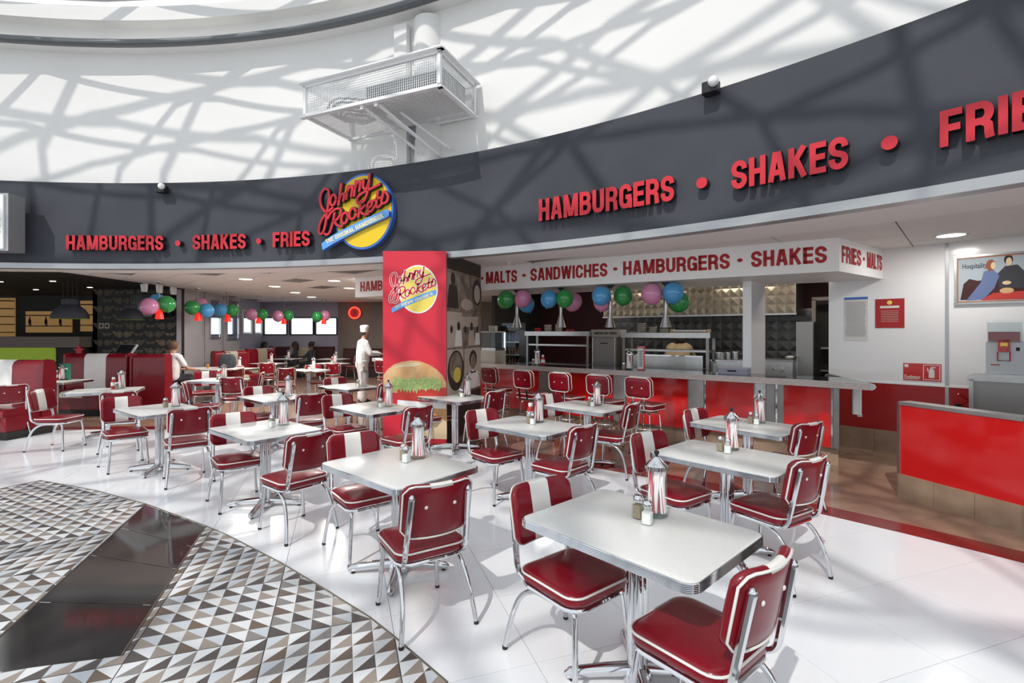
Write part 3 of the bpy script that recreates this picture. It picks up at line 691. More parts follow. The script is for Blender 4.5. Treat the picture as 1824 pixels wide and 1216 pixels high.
# printed photo collage on the pillar's right face
d_ = (c2 - c1); Ld = d_.length; d_.normalize(); nn = Vector((d_.y, -d_.x))
def cp(s_, z, off): q_ = c1 + d_ * s_ + nn * (.006 + off); return Vector((q_.x, q_.y, z))
coll = MB(); coll.add([cp(0, 0.06, 0), cp(Ld, .06, 0), cp(Ld, 2.84, 0), cp(0, 2.84, 0)], [(0, 1, 2, 3)]); cob = coll.build('photo_collage', 'sepia_b', None, False)
tag(cob, 'sepia photo collage printed on the right side of the banner pillar', 'wall print')
def cpoly(pts_, off, m, nm='print'):
    b = MB(); b.add([cp(s_ * Ld, z, off) for s_, z in pts_], [tuple(range(len(pts_)))]); b.build(nm, m, cob, False)
def cell_(cx, z, rx, rz_, off, m, nm='print'): cpoly([(cx + rx * math.cos(k * PI / 10), z + rz_ * math.sin(k * PI / 10)) for k in range(20)], off, m, nm)
for s0_, s1_, z0, z1, m in ((0, 1, 2.62, 2.84, 'sepia_dark'), (0, .68, 2.0, 2.62, 'sepia_a'), (.68, 1, 2.0, 2.62, 'sepia_b'), (0, .42, 1.45, 2.0, 'sepia_light'), (.42, 1, 1.45, 2.0, 'sepia_a'), (0, .45, .75, 1.43, 'sepia_light'), (.47, 1, .75, 1.43, 'sepia_light'), (0, 1, .06, .73, 'sepia_dark')):
    cpoly([(s0_ + .006, z0 + .006), (s1_ - .006, z0 + .006), (s1_ - .006, z1 - .006), (s0_ + .006, z1 - .006)], .001, m, 'photo_print')
def fig(cx, z, s_, m, m2):
    cpoly([(cx - .07 * s_, z), (cx + .07 * s_, z), (cx + .045 * s_, z + .16 * s_), (cx - .045 * s_, z + .16 * s_)], .002, m, 'figure_print'); cell_(cx, z + .20 * s_, .026 * s_, .045 * s_, .0025, m2, 'head_print')
cell_(.87, 2.36, .15, .22, .002, 'sepia_dark', 'hair_print'); cell_(.87, 2.33, .10, .155, .003, 'sepia_light', 'face_print')
fig(.16, 2.05, 2.2, 'sepia_dark', 'sepia_dark'); cell_(.55, 2.13, .18, .09, .002, 'sepia_light', 'burger_print')
for k in range(5): fig(.12 + .19 * k, 1.47, 1.3 + .25 * (k % 2), ('sepia_light', 'sign_white', 'sepia_b')[k % 3], 'sepia_dark')
cpoly([(.1, 1.75), (.9, 1.78), (.9, 1.95), (.1, 1.92)], .002, 'sepia_light'); cell_(.24, 1.10, .22, .31, .002, 'sepia_dark', 'badge_print'); cell_(.24, 1.16, .17, .22, .003, 'sepia_b', 'badge_print')
cell_(.27, 1.03, .10, .12, .004, 'yellow_pale', 'badge_print'); cell_(.74, 1.24, .12, .15, .002, 'sepia_dark', 'hair_print'); cell_(.74, 1.20, .085, .125, .003, 'sepia_b', 'face_print'); cpoly([(.5, .76), (.98, .76), (.9, 1.02), (.74, 1.06), (.56, 1.0)], .0025, 'sign_white', 'shirt_print'); cpoly([(.66, 1.05), (.82, 1.01), (.82, 1.05), (.66, 1.01)], .0035, 'sepia_dark', 'bow_tie_print')
# ================================================================== SIGN BOX OVER THE COUNTER
KCo = Vector((3.55, 6.49)); KU = Vector((-.796, .605)).normalized(); KW = Vector((-KU.y * -1, -KU.x * -1)); KW = Vector((.605, .796)).normalized()
KA = math.atan2(KU.y, KU.x)
def K(px, w_):
    k = (px - 912) / F; b0 = KCo + KW * w_; s_ = (k * b0.y - b0.x) / (KU.x - k * KU.y); return b0 + KU * s_, s_
def kz(px, py, w_): return CH - (py - HY) * K(px, w_)[0].y / F
def kframe(px0, px1, w_):
    p0, s0_ = K(px0, w_); p1, s1_ = K(px1, w_); return (p0 + p1) / 2, (p1 - p0).length
# local frame for kitchen things: +x to the right along the counter, +y away from the room
KR = math.atan2(-KU.y, -KU.x)
SA, SB = Vector((4.04, 6.12)), Vector((-3.40, 10.75)); sd_ = (SB - SA).normalized(); sn = Vector((-sd_.y, sd_.x)) * -1
if sn.y < 0: sn = -sn
SS = Vector((5.26, 7.03))
soff = struct(MB().prism([SB, SA, SS, (5.16, 7.15), (4.86, 7.45), SB + sn * 1.0], 2.44, ZC - .005).build('ceiling_sign_box', 'sign_white', None, False))
ang_s = math.atan2(-sd_.y, -sd_.x)
def sign_s(px):
    k = (px - 912) / F; return (k * SA.y - SA.x) / (sd_.x - k * sd_.y)
def sign_word(text, px0, px1, label):
    s0_, s1_ = sign_s(px0), sign_s(px1); p = SA + sd_ * s0_; t = thing('sign_lettering', label, 'lettering', (p.x, p.y, 2.555), 0, 'red lettering on the white sign box')
    dx = -sd_; nrm = -sn
    word(t, text, s0_ - s1_, .21, .004, lambda s_, h, d: Vector((dx.x * s_ + nrm.x * (.001 + d), dx.y * s_ + nrm.y * (.001 + d), h)), ['text_red', 'text_red'])
for tx, a, b_, lb in (('MALTS', 866, 921, 'red MALTS lettering at the left of the white sign box'), ('SANDWICHES', 945, 1082, 'red SANDWICHES lettering on the white sign box'), ('HAMBURGERS', 1110, 1300, 'red HAMBURGERS lettering on the white sign box above the balloons'), ('SHAKES', 1338, 1473, 'red SHAKES lettering at the right end of the white sign box'),
    ('HAMBURGERS', 642, 741, 'red HAMBU lettering on the white sign box left of the banner'), ('\u2022', 857, 861, 'red dot before MALTS on the white sign box'), ('\u2022', 930, 937, 'red dot between MALTS and SANDWICHES on the sign box'), ('\u2022', 1092, 1100, 'red dot between SANDWICHES and HAMBURGERS on the sign box'), ('\u2022', 1313, 1323, 'red dot between HAMBURGERS and SHAKES on the sign box')):
    sign_word(tx, a, b_, lb)
sdd = (SS - SA).normalized(); sen = Vector((sdd.y, -sdd.x))
def side_word(text, f0, f1, label):
    Ls = (SS - SA).length; p = SA + sdd * Ls * f0; t = thing('sign_lettering', label, 'lettering', (p.x, p.y, 2.555), 0, 'red lettering on the white sign box')
    word(t, text, Ls * (f1 - f0), .21, .004, lambda s_, h, d: Vector((sdd.x * s_ + sen.x * (.001 + d), sdd.y * s_ + sen.y * (.001 + d), h)), ['text_red', 'text_red'])
side_word('FRIES', .05, .46, 'red FRIES lettering round the corner of the sign box'); side_word('\u2022', .505, .545, 'red dot between FRIES and MALTS round the corner of the sign box'); side_word('MALTS', .60, .97, 'red MALTS lettering round the corner of the sign box')
# ================================================================== COUNTER
CE = Vector((4.26, 5.85)); CL = 8.6; CLz = KCo + KU * CL
ctr = thing('diner_counter', 'long red panelled diner counter with ribbed metal edge', 'counter', (KCo.x, KCo.y, 0))
o3 = Vector((KCo.x, KCo.y))
top = [CLz, KCo, CE, Vector((4.68, 7.36)), KCo + KW * .72 - KU * .6, KCo + KW * .62, CLz + KW * .62]
MB().prism([p - o3 for p in top], 1.0, 1.078).build('worktop', 'black_gloss', ctr, False)
for k in range(5):
    z = 1.0 + .0165 * k
    for nm, p, q_ in (('edge_rib', CLz, KCo), ('edge_rib', KCo, CE)):
        MB().tube([Vector((p.x - o3.x, p.y - o3.y, z + .006)), Vector((q_.x - o3.x, q_.y - o3.y, z + .006))], .009, 6).build('edge_rib', 'edge_metal', ctr)
e2 = Vector((4.66, 7.33)); MB().tube([Vector((CE.x - o3.x, CE.y - o3.y, 1.04)), Vector((e2.x - o3.x, e2.y - o3.y, 1.04))], .036, 6).build('end_edge', 'steel', ctr)
MB().box((.2, -.2, 1.079), (.001, .001, .001)).build('top_mark', 'steel', ctr, False) if False else None
B1 = KCo + KW * .2; B2 = Vector((4.06, 6.14)); B3 = Vector((4.66, 7.3)); B0 = B1 + KU * 8.4
body = [B0, B1, B2, B3, B1 + KW * .4 - KU * .5, B0 + KW * .4]
MB().prism([p - o3 for p in body], .24, 1.0).build('body', 'steel_dark', ctr, False)
kb = [B0 + KW * .06, B1 + KW * .06, B2 + Vector((.03, .07)), B3 + Vector((-.03, -.03)), B1 + KW * .4 - KU * .5, B0 + KW * .4]
kbs = MB().prism([p - o3 for p in kb], 0, .24).build('kick', 'tile_base', ctr, False)
def panel(pa, pb, z0, z1, th, m, nm, d0=0):
    d = (pb - pa); L_ = d.length; d.normalize(); n = Vector((d.y, -d.x));
    if n.dot(-KW) < 0: n = -n
    c = (pa + pb) / 2 + n * (th / 2 + d0) - o3; return MB().box((c.x, c.y, (z0 + z1) / 2), (L_, th, z1 - z0), rz=math.atan2(d.y, d.x)).build(nm, m, ctr, False)
def onB(px): return K(px, .2)[0]
cuts = [852, 965, 983, 1094, 1115, 1227, 1255, 1346, 1366]
for a, b_ in ((852, 960), (983, 1092), (1117, 1225), (1258, 1343)):
    panel(onB(a), onB(b_), .24, .985, .012, 'red_panel', 'red_panel')
for a, b_ in ((961, 981), (1094, 1115), (1228, 1254), (1346, 1364)):
    panel(onB(a), onB(b_), .24, .985, .022, 'steel', 'steel_pilaster')
panel(onB(1366), onB(1380), .24, .985, .016, 'steel_dark', 'steel_pilaster'); panel(onB(1382), onB(1385), .24, .985, .02, 'chrome', 'metal_strip'); panel(onB(1256), onB(1257.5), .24, .985, .02, 'chrome', 'metal_strip'); panel(onB(1344), onB(1345.5), .24, .985, .02, 'chrome', 'metal_strip')
panel(B1 + KU * .02, B2 - (B2 - B1).normalized() * .10, .24, .985, .012, 'red_panel', 'red_panel'); panel(B2 - (B2 - B1).normalized() * .09, B2 - (B2 - B1).normalized() * .07, .24, .985, .02, 'chrome', 'metal_strip')
panel(B2 - (B2 - B1).normalized() * .065, B2, .24, .985, .02, 'steel_dark', 'steel_pilaster')
for k in range(12):
    pa = B1 + KW * .06 + KU * (k * .5 + .003); pb = B1 + KW * .06 + KU * (k * .5 + .497); panel(pa, pb, .003, .235, .008, 'tile_base', 'kick_tile')
pa, pb = B1 + KW * .06, B2 + Vector((.03, .07)); panel(pa, (pa + pb) / 2 - (pb - pa).normalized() * .003, .003, .235, .008, 'tile_base', 'kick_tile'); panel((pa + pb) / 2, pb, .003, .235, .008, 'tile_base', 'kick_tile')
# small white dispenser fixed under the counter end
p = Vector((4.42, 6.36)); dsp = thing('towel_dispenser', 'small white wall dispenser under the counter end', 'dispenser', (p.x, p.y, .62), math.radians(60))
MB().prism(rrect(.14, .10, .015, 3), .02, .36).build('case', 'gloss_white', dsp); MB().box((0, -.03, .008), (.12, .05, .03)).build('slot', 'trim_grey', dsp, False)
# ================================================================== KITCHEN
kp, kl = kframe(700, 1700, 4.0)
def kwall(nm, s0_, s1_, w0, w1, z0, z1, m):
    a, b_ = KCo + KU * s0_, KCo + KU * s1_; return struct(MB().prism([a + KW * w0, b_ + KW * w0, b_ + KW * w1, a + KW * w1], z0, z1).build(nm, m, None, False))
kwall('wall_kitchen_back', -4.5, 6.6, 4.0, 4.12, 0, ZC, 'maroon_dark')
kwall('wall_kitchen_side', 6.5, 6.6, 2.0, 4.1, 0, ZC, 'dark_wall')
kwall('wall_kitchen_end', -4.6, -4.5, .6, 4.1, 0, ZC, 'brown_wall')
def kthing(nm, label, cat, px0, px1, w_, z=0.0, group=None):
    c, L_ = kframe(px0, px1, w_); return thing(nm, label, cat, (c.x, c.y, z), KR, group), L_
# quilted hood and splash back
def quilt(b, x0, x1, z0, z1, y, st, dep, mi=0):
    nx = max(1, round((x1 - x0) / st)); nz = max(1, round((z1 - z0) / st)); sx = (x1 - x0) / nx; sz = (z1 - z0) / nz
    for i in range(nx):
        for j in range(nz):
            xa, za = x0 + i * sx, z0 + j * sz; b.add([(xa, y, za), (xa + sx, y, za), (xa + sx, y, za + sz), (xa, y, za + sz), (xa + sx / 2, y - dep, za + sz / 2)], [(0, 1, 4), (1, 2, 4), (2, 3, 4), (3, 0, 4)], mi)
hd, L_ = kthing('range_hood', 'quilted stainless steel extractor hood above the kitchen line', 'hood', 1075, 1418, 2.7)
zb, zt = kz(1250, 561, 2.7), ZC - .02
MB().box((0, .55, (zb + zt) / 2), (L_, 1.1, zt - zb)).build('casing', 'steel_dark', hd, False)
for k in range(4):
    b = MB(); quilt(b, -L_ / 2 + L_ * k / 4 + .004, -L_ / 2 + L_ * (k + 1) / 4 - .004, zb, zt, -.002, .16, .010); b.build('quilted_panel', 'quilt', hd, False)
MB().box((0, -.01, zb - .01), (L_ + .02, .03, .03)).build('rim', 'steel', hd, False)
sp, L_ = kthing('quilted_cladding', 'dark quilted steel cladding behind the grill', 'cladding', 1090, 1450, 3.94)
for k in range(4):
    b = MB(); quilt(b, -L_ / 2 + L_ * k / 4 + .004, -L_ / 2 + L_ * (k + 1) / 4 - .004, .9, zb + .1, 0, .2, .010); b.build('quilted_panel', 'quilt_dark', sp, False)
MB().box((0, .03, 1.5), (L_, .05, 1.3)).build('backing', 'steel_dark', sp, False)
# white pier on the counter
pr, L_ = kthing('wall_kitchen_pier', 'x', 'pier', 1336, 1364, .75); bpy.data.objects.remove(pr)
c, L_ = kframe(1323, 1339, .30); pier = MB().prism([K(1323, .63)[0], K(1338.5, .63)[0], K(1363, 1.25)[0], K(1345, 1.25)[0]], 0, ZC).build('wall_kitchen_pier', 'gloss_white', None, False); struct(pier)
# pass shelves
def pass_shelf(label, px0, px1, y_top, w_, zlow, mid):
    t, L_ = kthing('pass_shelf', label, 'shelf', px0, px1, w_, 0, 'steel pass shelves behind the counter'); zt = kz((px0 + px1) / 2, y_top, w_)
    for x in (-L_ / 2 + .03, L_ / 2 - .03):
        for y in (0, .38): MB().box((x, y, zt / 2), (.05, .05, zt)).build('post', 'steel_dark', t, False)
    MB().box((0, .19, zt), (L_ + .04, .46, .09)).build('top_shelf', 'steel', t, False); MB().box((0, .19, mid), (L_, .40, .035)).build('middle_shelf', 'steel', t, False)
    MB().box((0, .19, zlow), (L_, .44, .04)).build('lower_shelf', 'steel', t, False); MB().box((0, .40, zlow - .22), (L_, .02, .44)).build('back_panel', 'steel', t, False)
    return t, zt, L_
t1, zt1, _ = pass_shelf('left steel pass shelf with bowls, behind the stools', 938, 1050, 594, 1.35, 1.02, 1.42)
t2, zt2, _ = pass_shelf('right steel pass shelf with bowl stacks, below the hood', 1109, 1264, 597, 1.35, .95, 1.36)
t, L_ = kthing('splash_guard', 'plain steel splash guard standing in the right pass shelf', 'splash guard', 1128, 1252, 1.30); zc_ = kz(1190, 633, 1.30)
MB().box((0, 0, (.78 + zc_) / 2), (L_, .02, zc_ - .78)).build('sheet', 'steel', t, False); MB().box((0, 0, zc_), (L_, .03, .02)).build('rim', 'chrome', t, False); MB().box((0, 0, .39), (L_ * .9, .02, .78)).build('support', 'steel_dark', t, False)
# stacked bowls
def bowl_stack(label, px, w_, z, r, n, m='bowl'):
    c, _s = K(px, w_); t = thing('bowl_stack', label, 'bowls', (c.x, c.y, z), 0, 'bowl stacks on the pass shelves')
    for k in range(n): MB().lathe([(r * .6, k * .035), (r, k * .035 + .03), (r, k * .035 + .036), (r * .93, k * .035 + .034)], 16).build('bowl', m, t)
for lb, px, w_, z, r, n, m in (('tall stack of beige bowls on the left pass shelf', 976, 1.5, zt1 + .046, .082, 4, 'bowl'), ('second stack of beige bowls on the left pass shelf', 995, 1.5, zt1 + .046, .078, 4, 'bowl'), ('red bowls at the left end of the left pass shelf', 958, 1.5, zt1 + .046, .075, 2, 'ketchup'), ('red bowls at the right of the left pass shelf', 1016, 1.5, zt1 + .046, .09, 1, 'ketchup'),
    ('tallest stack of bowls on the right pass shelf', 1143, 1.5, zt2 + .046, .082, 5, 'bowl'), ('middle stack of bowls on the right pass shelf', 1163, 1.5, zt2 + .046, .075, 3, 'bowl'), ('low stack of bowls on the right pass shelf', 1183, 1.5, zt2 + .046, .085, 2, 'bowl')):
    bowl_stack(lb, px, w_, z, r, n, m)
t, L_ = kthing('paper_tray', 'flat cream paper tray at the right end of the pass shelf', 'tray', 1198, 1262, 1.5, zt2 + .046); b = MB(); b.box((0, 0, .01), (L_, .25, .02)); [b.box((sx * L_ / 2, 0, .035), (.015, .25, .05)) for sx in (-1, 1)]; b.build('tray', 'cloth_tan', t, False); MB().box((0, 0, .035), (L_ * .85, .2, .03)).build('paper', 'paper', t, False)
# heated cabinet with a carton on top
t, L_ = kthing('heated_cabinet', 'grey steel heated cabinet between the two pass shelves', 'cabinet', 1056, 1099, 1.30); z1 = kz(1078, 600, 1.30)
MB().box((0, .25, z1 / 2), (L_, .5, z1)).build('body', 'steel_dark', t, False); MB().box((0, -.015, z1 - .36), (L_ * .86, .03, .66)).build('door', 'steel_dark', t, False); MB().box((0, -.035, z1 - .12), (L_ * .3, .012, .02)).build('handle', 'black', t, False)
MB().tube([(-L_ * .46, -.05, z1 - .7), (-L_ * .46, -.05, z1 - .01), (L_ * .46, -.05, z1 - .01), (L_ * .46, -.05, z1 - .7)], .008, 6).build('frame_rail', 'steel', t)
t, L_ = kthing('fries_carton', 'brown carton with dark lettering on top of the heated cabinet', 'carton', 1054, 1105, 1.45, z1 + .002)
MB().box((0, .12, .07), (L_, .3, .14)).build('box', 'bowl', t, False); word(t, 'AMERICAN FRIES', L_ * .8, .05, .003, lambda s_, h, d: Vector((-L_ * .4 + s_, -.031 - d, .045 + h)), ['ink', 'ink'])
# stainless box with pots and the blue tray
t, L_ = kthing('steel_worktable', 'stainless work table with pots beside the white pier', 'worktable', 1266, 1326, 1.55); z1 = kz(1296, 641, 1.55)
MB().box((0, .3, z1 / 2), (L_, .6, z1)).build('body', 'steel', t, False); MB().box((-L_ * .38, -.004, z1 - .14), (.05, .006, .16)).build('label_plate', 'paper', t, False); MB().box((0, -.01, z1 - .01), (L_ * 1.02, .03, .02)).build('edge', 'chrome', t, False)
for px, r, h, lb in ((1281, .11, .10, 'wide steel pot on the work table'), (1297, .05, .11, 'small steel jug on the work table'), (1310, .055, .12, 'steel beaker nearest the white pier')):
    c, _s = K(px, 1.8); p_ = thing('cooking_pot', lb, 'pot', (c.x, c.y, z1 + .001), KR, 'pots on the work table'); MB().lathe([(r * .95, 0), (r, .02), (r, h), (r * 1.08, h + .004), (r * 1.08, h + .012), (r * .94, h)], 18).build('vessel', 'steel', p_); MB().tube([(r, 0, h * .8), (r + .07, 0, h * .85)], .008, 6).build('handle', 'steel_dark', p_)
t, L_ = kthing('blue_grey_drawer', 'low blue grey drawer box on the counter by the pier', 'drawer box', 1283, 1334, .45, 1.079); MB().prism(rrect(L_, .3, .02, 2), 0, .085).build('box', 'blue_wall', t, False); MB().box((0, -.155, .05), (L_ * .3, .012, .02)).build('handle', 'black', t, False)
# grill at the right
t, L_ = kthing('grill', 'steel grill with round control knob right of the white pier', 'grill', 1352, 1412, 2.1); z1 = kz(1388, 645, 2.1)
MB().box((0, .4, z1 / 2), (L_, .8, z1)).build('body', 'steel', t, False); MB().box((0, .4, z1 + .02), (L_, .7, .04)).build('griddle', 'steel_dark', t, False)
for x, r in ((-.02, .02), (.08, .035)): MB().tube([(x, 0, z1 - .12), (x, -.05, z1 - .12)], r, 12).build('knob', 'chrome', t)
MB().ball((.18, .3, z1 + .07), (.09, .07, .045)).build('iron', 'steel_dark', t)
t, L_ = kthing('steel_refrigerator', 'tall dark steel refrigerator at the kitchen corner', 'refrigerator', 1418, 1449, 2.6); z1 = kz(1433, 573, 2.6)
MB().box((0, .35, z1 / 2), (L_, .7, z1)).build('body', 'steel_dark', t, False); MB().box((0, -.015, z1 / 2), (L_ * .96, .03, z1 - .06)).build('door', 'steel_dark', t, False); MB().box((-L_ * .4, -.045, z1 * .6), (.02, .03, .35)).build('handle', 'steel', t, False)
t, L_ = kthing('kitchen_doorway', 'dark kitchen doorway with shelves beside the white wall', 'doorway', 1450, 1486, 3.0); z1 = kz(1465, 532, 3.0)
MB().box((-L_ / 2, 0, z1 / 2), (.06, .1, z1)).box((L_ / 2, 0, z1 / 2), (.06, .1, z1)).box((0, 0, z1), (L_ + .06, .1, .06)).build('frame', 'brown_wall', t, False); MB().box((0, .3, z1 / 2), (L_, .02, z1)).build('corridor_shade', 'dark_wall', t, False)  # near-black sheet behind the frame stands in for the corridor's darkness
for k in range(3): MB().box((.05, .18, .6 + .4 * k), (L_ * .7, .2, .03)).build('shelf', 'steel_dark', t, False)
# drinks fridge
t, L_ = kthing('drinks_fridge', 'black glass door drinks fridge behind the counter', 'fridge', 893, 936, 1.9); z1 = kz(915, 575, 1.9); zq = kz(915, 588, 1.9); gl = L_ * .72
b = MB(); b.box((0, .5, z1 / 2), (L_, .04, z1)).box((-L_ / 2 + .02, .25, z1 / 2), (.04, .5, z1)).box((L_ / 2 - L_ * .13, .25, z1 / 2), (L_ * .26, .5, z1)).box((0, .25, (z1 + zq) / 2), (L_, .5, z1 - zq)).box((0, .25, .12), (L_, .5, .24)); b.build('cabinet', 'black_gloss', t, False)
MB().box((-L_ * .12, 0, (zq + .24) / 2), (gl, .012, zq - .26)).build('door_glass', 'glass', t, False)
MB().box((-L_ / 2 + .06, .05, (zq + .3) / 2), (.03, .02, zq - .35)).build('light_strip', 'fridge_light', t, False)
for k in range(4): MB().box((-L_ * .12, .25, .55 + .3 * k), (gl, .4, .02)).build('shelf', 'steel', t, False)
bt = {}
for k in range(4):
    for i in range(5):
        x = -L_ / 2 + .10 + i * gl / 5.6; m = ('bottle_blue', 'bottle_brown', 'bottle_brown', 'bottle_blue')[k]
        if m not in bt: bt[m] = MB().lathe([(.03, 0), (.03, .13), (.012, .17), (.012, .20)], 10).mesh('bottle', m)
        q_ = Matrix.Rotation(KR, 3, 'Z') @ Vector((x, .2, .56 + .3 * k)); o = obj('bottle', bt[m], None, (t.location.x + q_.x, t.location.y + q_.y, q_.z))
        tag(o, '%s bottle in the drinks fridge, %s shelf' % (('blue', 'brown', 'brown', 'blue')[k], ('lowest', 'second', 'third', 'top')[k]), 'bottle', 'bottles on the %s fridge shelf' % ('lowest', 'second', 'third', 'top')[k])
MB().ball((-L_ * .22, -.003, (z1 + zq) / 2), (.03, .006, .03), mi=0).build('round_emblem', 'blue_light', t); MB().box((.02, -.004, (z1 + zq) / 2), (L_ * .25, .006, .02)).build('print_bar', 'ink_grey', t, False)
# left end: cups, juice coolers and cartons
t, L_ = kthing('cup_cooler', 'clear drink cooler with cups on a cream box beside the pillar', 'drink cooler', 856, 882, 1.5); z1 = kz(868, 640, 1.5)
MB().box((0, .2, .49), (L_, .4, .98)).build('stand', 'dark_wall', t, False); MB().box((0, .2, 1.12), (L_, .4, .28)).build('cream_box', 'bowl', t, False); MB().box((0, .2, 1.29), (L_ * .95, .36, .06)).build('base', 'steel', t, False); MB().box((0, .2, 1.50), (L_ * .9, .34, .34)).build('tank', 'glass_smoke', t, False); MB().box((0, .2, 1.69), (L_, .4, .03)).build('lid', 'bowl', t, False)
for k in range(3): MB().lathe([(.035, 0), (.045, .13)], 12, (-.08 + .08 * k, .2, 1.705)).build('cup', 'bowl', t)
t, L_ = kthing('brown_cabinet', 'cream wall cabinet behind the first cone lamp', 'cabinet', 905, 935, 3.69, 1.9); MB().box((0, .15, .35), (L_, .3, .8)).build('body', 'bowl', t, False); MB().box((0, -.01, .35), (L_ * .95, .02, .76)).build('door', 'vinyl_beige', t, False); MB().box((L_ * .35, -.03, .1), (.015, .02, .12)).build('handle', 'steel', t, False)
# ---- cone lamps over the counter with balloon clusters
balm = {}
def balloon(label, p, r, colr, tilt, group):
    if colr not in balm:
        body_ = MB().rings([[(q_[0] * math.cos(2 * PI * j / 20), q_[0] * math.sin(2 * PI * j / 20), q_[1]) for j in range(20)] for q_ in [(.06, -1.16), (.10, -1.10), (.05, -1.06)] + [(math.sin(PI * a / 12) ** .94 * (1 - .06 * math.cos(PI * a / 12)), -math.cos(PI * a / 12) * 1.05) for a in range(1, 12)] + [(.03, 1.05)]]); balm[colr] = body_.mesh('balloon', 'balloon_' + colr)
    o = obj('balloon', balm[colr]); o.location = p; o.scale = (r, r, r); o.rotation_euler = tilt; tag(o, label, 'balloon', group); return o
lamps = [(921, 583, 530, ((901, 534, 'green', -.02), (931, 532, 'pink', -.12), (938, 542, 'blue', .14))), (999, 583, 530, ((978, 533, 'blue', -.02), (1006, 532, 'green', -.14), (1020, 538, 'pink', .12))),
         (1087, 583, 530, ((1071, 527, 'blue', -.12), (1110, 527, 'green', -.02), (1073, 538, 'pink', .14))), (1186, 583, 520, ((1161, 524, 'pink', -.04), (1199, 522, 'blue', -.16), (1209, 538, 'green', .12)))]
pos_n = ('leftmost', 'second', 'third', 'rightmost')
for n_, (px, yb, ytop, bl) in enumerate(lamps):
    s_ = sign_s(px); c = SA + sd_ * s_ + sn * .18; z0 = CH - (yb - HY) * c.y / F
    c = SA + sd_ * s_ + sn * .30; k_ = (px - 912) / F; c = Vector((k_ * c.y, c.y)); z0 = CH - (yb - HY) * c.y / F
    t = thing('cone_lamp', 'brushed metal hourglass pendant lamp, %s of four over the counter' % pos_n[n_], 'lamp', (c.x, c.y, z0), 0, 'hourglass lamps over the counter')
    MB().lathe([(.088, 0), (.080, .03), (.030, .20), (.027, .26), (.034, .36), (.037, .42)], 20, cap=False).build('shade', 'steel', t); MB().tube([(0, 0, .40), (0, 0, 2.40 - z0)], .006, 6).build('cord', 'trim_grey', t)
    MB().lathe([(.02, 2.385 - z0), (.075, 2.435 - z0)], 18).build('ceiling_rose', 'chrome', t)
    for bx, by, cl, dd in bl:
        q_ = c + sn * dd; Yb = q_.y; p = Vector(((bx - 912) / F * Yb, Yb, CH - (by - HY) * Yb / F)); r = 16.3 * 8.3 / F * (.95 + .1 * random.random())
        balloon('%s balloon tied to the %s hourglass lamp over the counter' % (cl, pos_n[n_]), p, r, cl, (random.uniform(-.5, .5), random.uniform(-.5, .5), random.random()), 'balloons over the counter')
# ================================================================== RIGHT HAND SIDE
h0, h1, h2 = Vector((4.02, 5.13)), Vector((4.31, 4.16)), Vector((4.42, 2.7))
hw = struct(MB().prism([h0, h1, h2, h2 + Vector((.14, 0)), h1 + Vector((.14, .03)), h0 + Vector((.13, .04))], 0, .94).build('wall_half', 'steel_dark', None, False)); hw['label'] = 'low red half wall with metal cap at the right'
for pa, pb in ((h0, h1), (h1, h2)):
    d = (pb - pa).normalized(); n = Vector((d.y, -d.x)); n = n if n.x < 0 else -n; L_ = (pb - pa).length; rz = math.atan2(d.y, d.x); c = (pa + pb) / 2
    MB().box((c.x + n.x * .008, c.y + n.y * .008, .585), (L_ - .004, .016, .71), rz=rz).build('red_panel', 'red_panel', hw, False)
    c2_ = c - n * .06; MB().box((c2_.x, c2_.y, .955), (L_ + .01, .17, .035), rz=rz).build('metal_cap', 'steel', hw, False)
    nt = int(L_ / .33); 
    for k in range(nt):
        q_ = pa + d * (L_ * (k + .5) / nt) + n * .02; MB().box((q_.x, q_.y, .115), (L_ / nt - .004, .045, .23), rz=rz).build('base_tile', 'tile_base', hw, False)
MB().box((h0.x - .006, h0.y, .58), (.035, .035, .74)).build('corner_strip', 'steel', hw, False); MB().box((h0.x + .07, h0.y + .035, .115), (.19, .02, .23), rz=.3).build('base_tile', 'tile_base', hw, False)
# wall notices
def wall_plate(nm, label, cat, px0, px1, y0, y1, m, th=.008):
    p, r = wpt(px0, 0, th), wpt(px1, 0, th); zt, zb_ = wz(px0, y0).z, wz(px0, y1).z; c = (p + r) / 2; L_ = (r - p).length
    t = thing(nm, label, cat, (c.x, c.y, zb_), wa); MB().box((0, th / 2, (zt - zb_) / 2), (L_, th, zt - zb_)).build('plate', m, t, False); return t, L_, zt - zb_
def wp_box(t, x0, x1, z0, z1, m, nm, d=.003, off=0.0): return MB().box(((x0 + x1) / 2, -d / 2 - off, (z0 + z1) / 2), (x1 - x0, d, z1 - z0)).build(nm, m, t, False)
t, L_, H_ = wall_plate('paper_notice', 'white printed notice with blue heading on the white wall', 'notice', 1504, 1546, 530, 606, 'paper'); wp_box(t, -L_ / 2, L_ / 2, H_ - .035, H_, 'blue', 'heading_band'); b = MB()
for k in range(34):
    z = H_ - .07 - k * (H_ - .12) / 34; b.box((random.uniform(-.01, .0), -.001, z), (L_ * random.uniform(.78, .9), .002, .0065))
o = b.build('print_lines', 'ink_grey', t, False); o['kind'] = 'stuff'
t, L_, H_ = wall_plate('red_plaque', 'square red plaque with white ribbon print on the white wall', 'plaque', 1559, 1611, 533, 584, 'text_red')
wp_box(t, -L_ * .33, L_ * .33, H_ * .68, H_ * .76, 'paper', 'ribbon_print'); MB().ball((0, -.002, H_ * .87), (.03, .003, .03)).build('gold_seal', 'yellow_pale', t); b = MB()
for k in range(7): b.box((0, -.001, H_ * (.58 - .06 * k)), (L_ * .6, .002, .006))
b.build('print_lines', 'sepia_light', t, False)['kind'] = 'stuff'
for sx in (-1, 1):
    for z in (.06, .94): MB().ball((sx * L_ * .44, -.003, z * H_), .006).build('screw', 'steel', t)
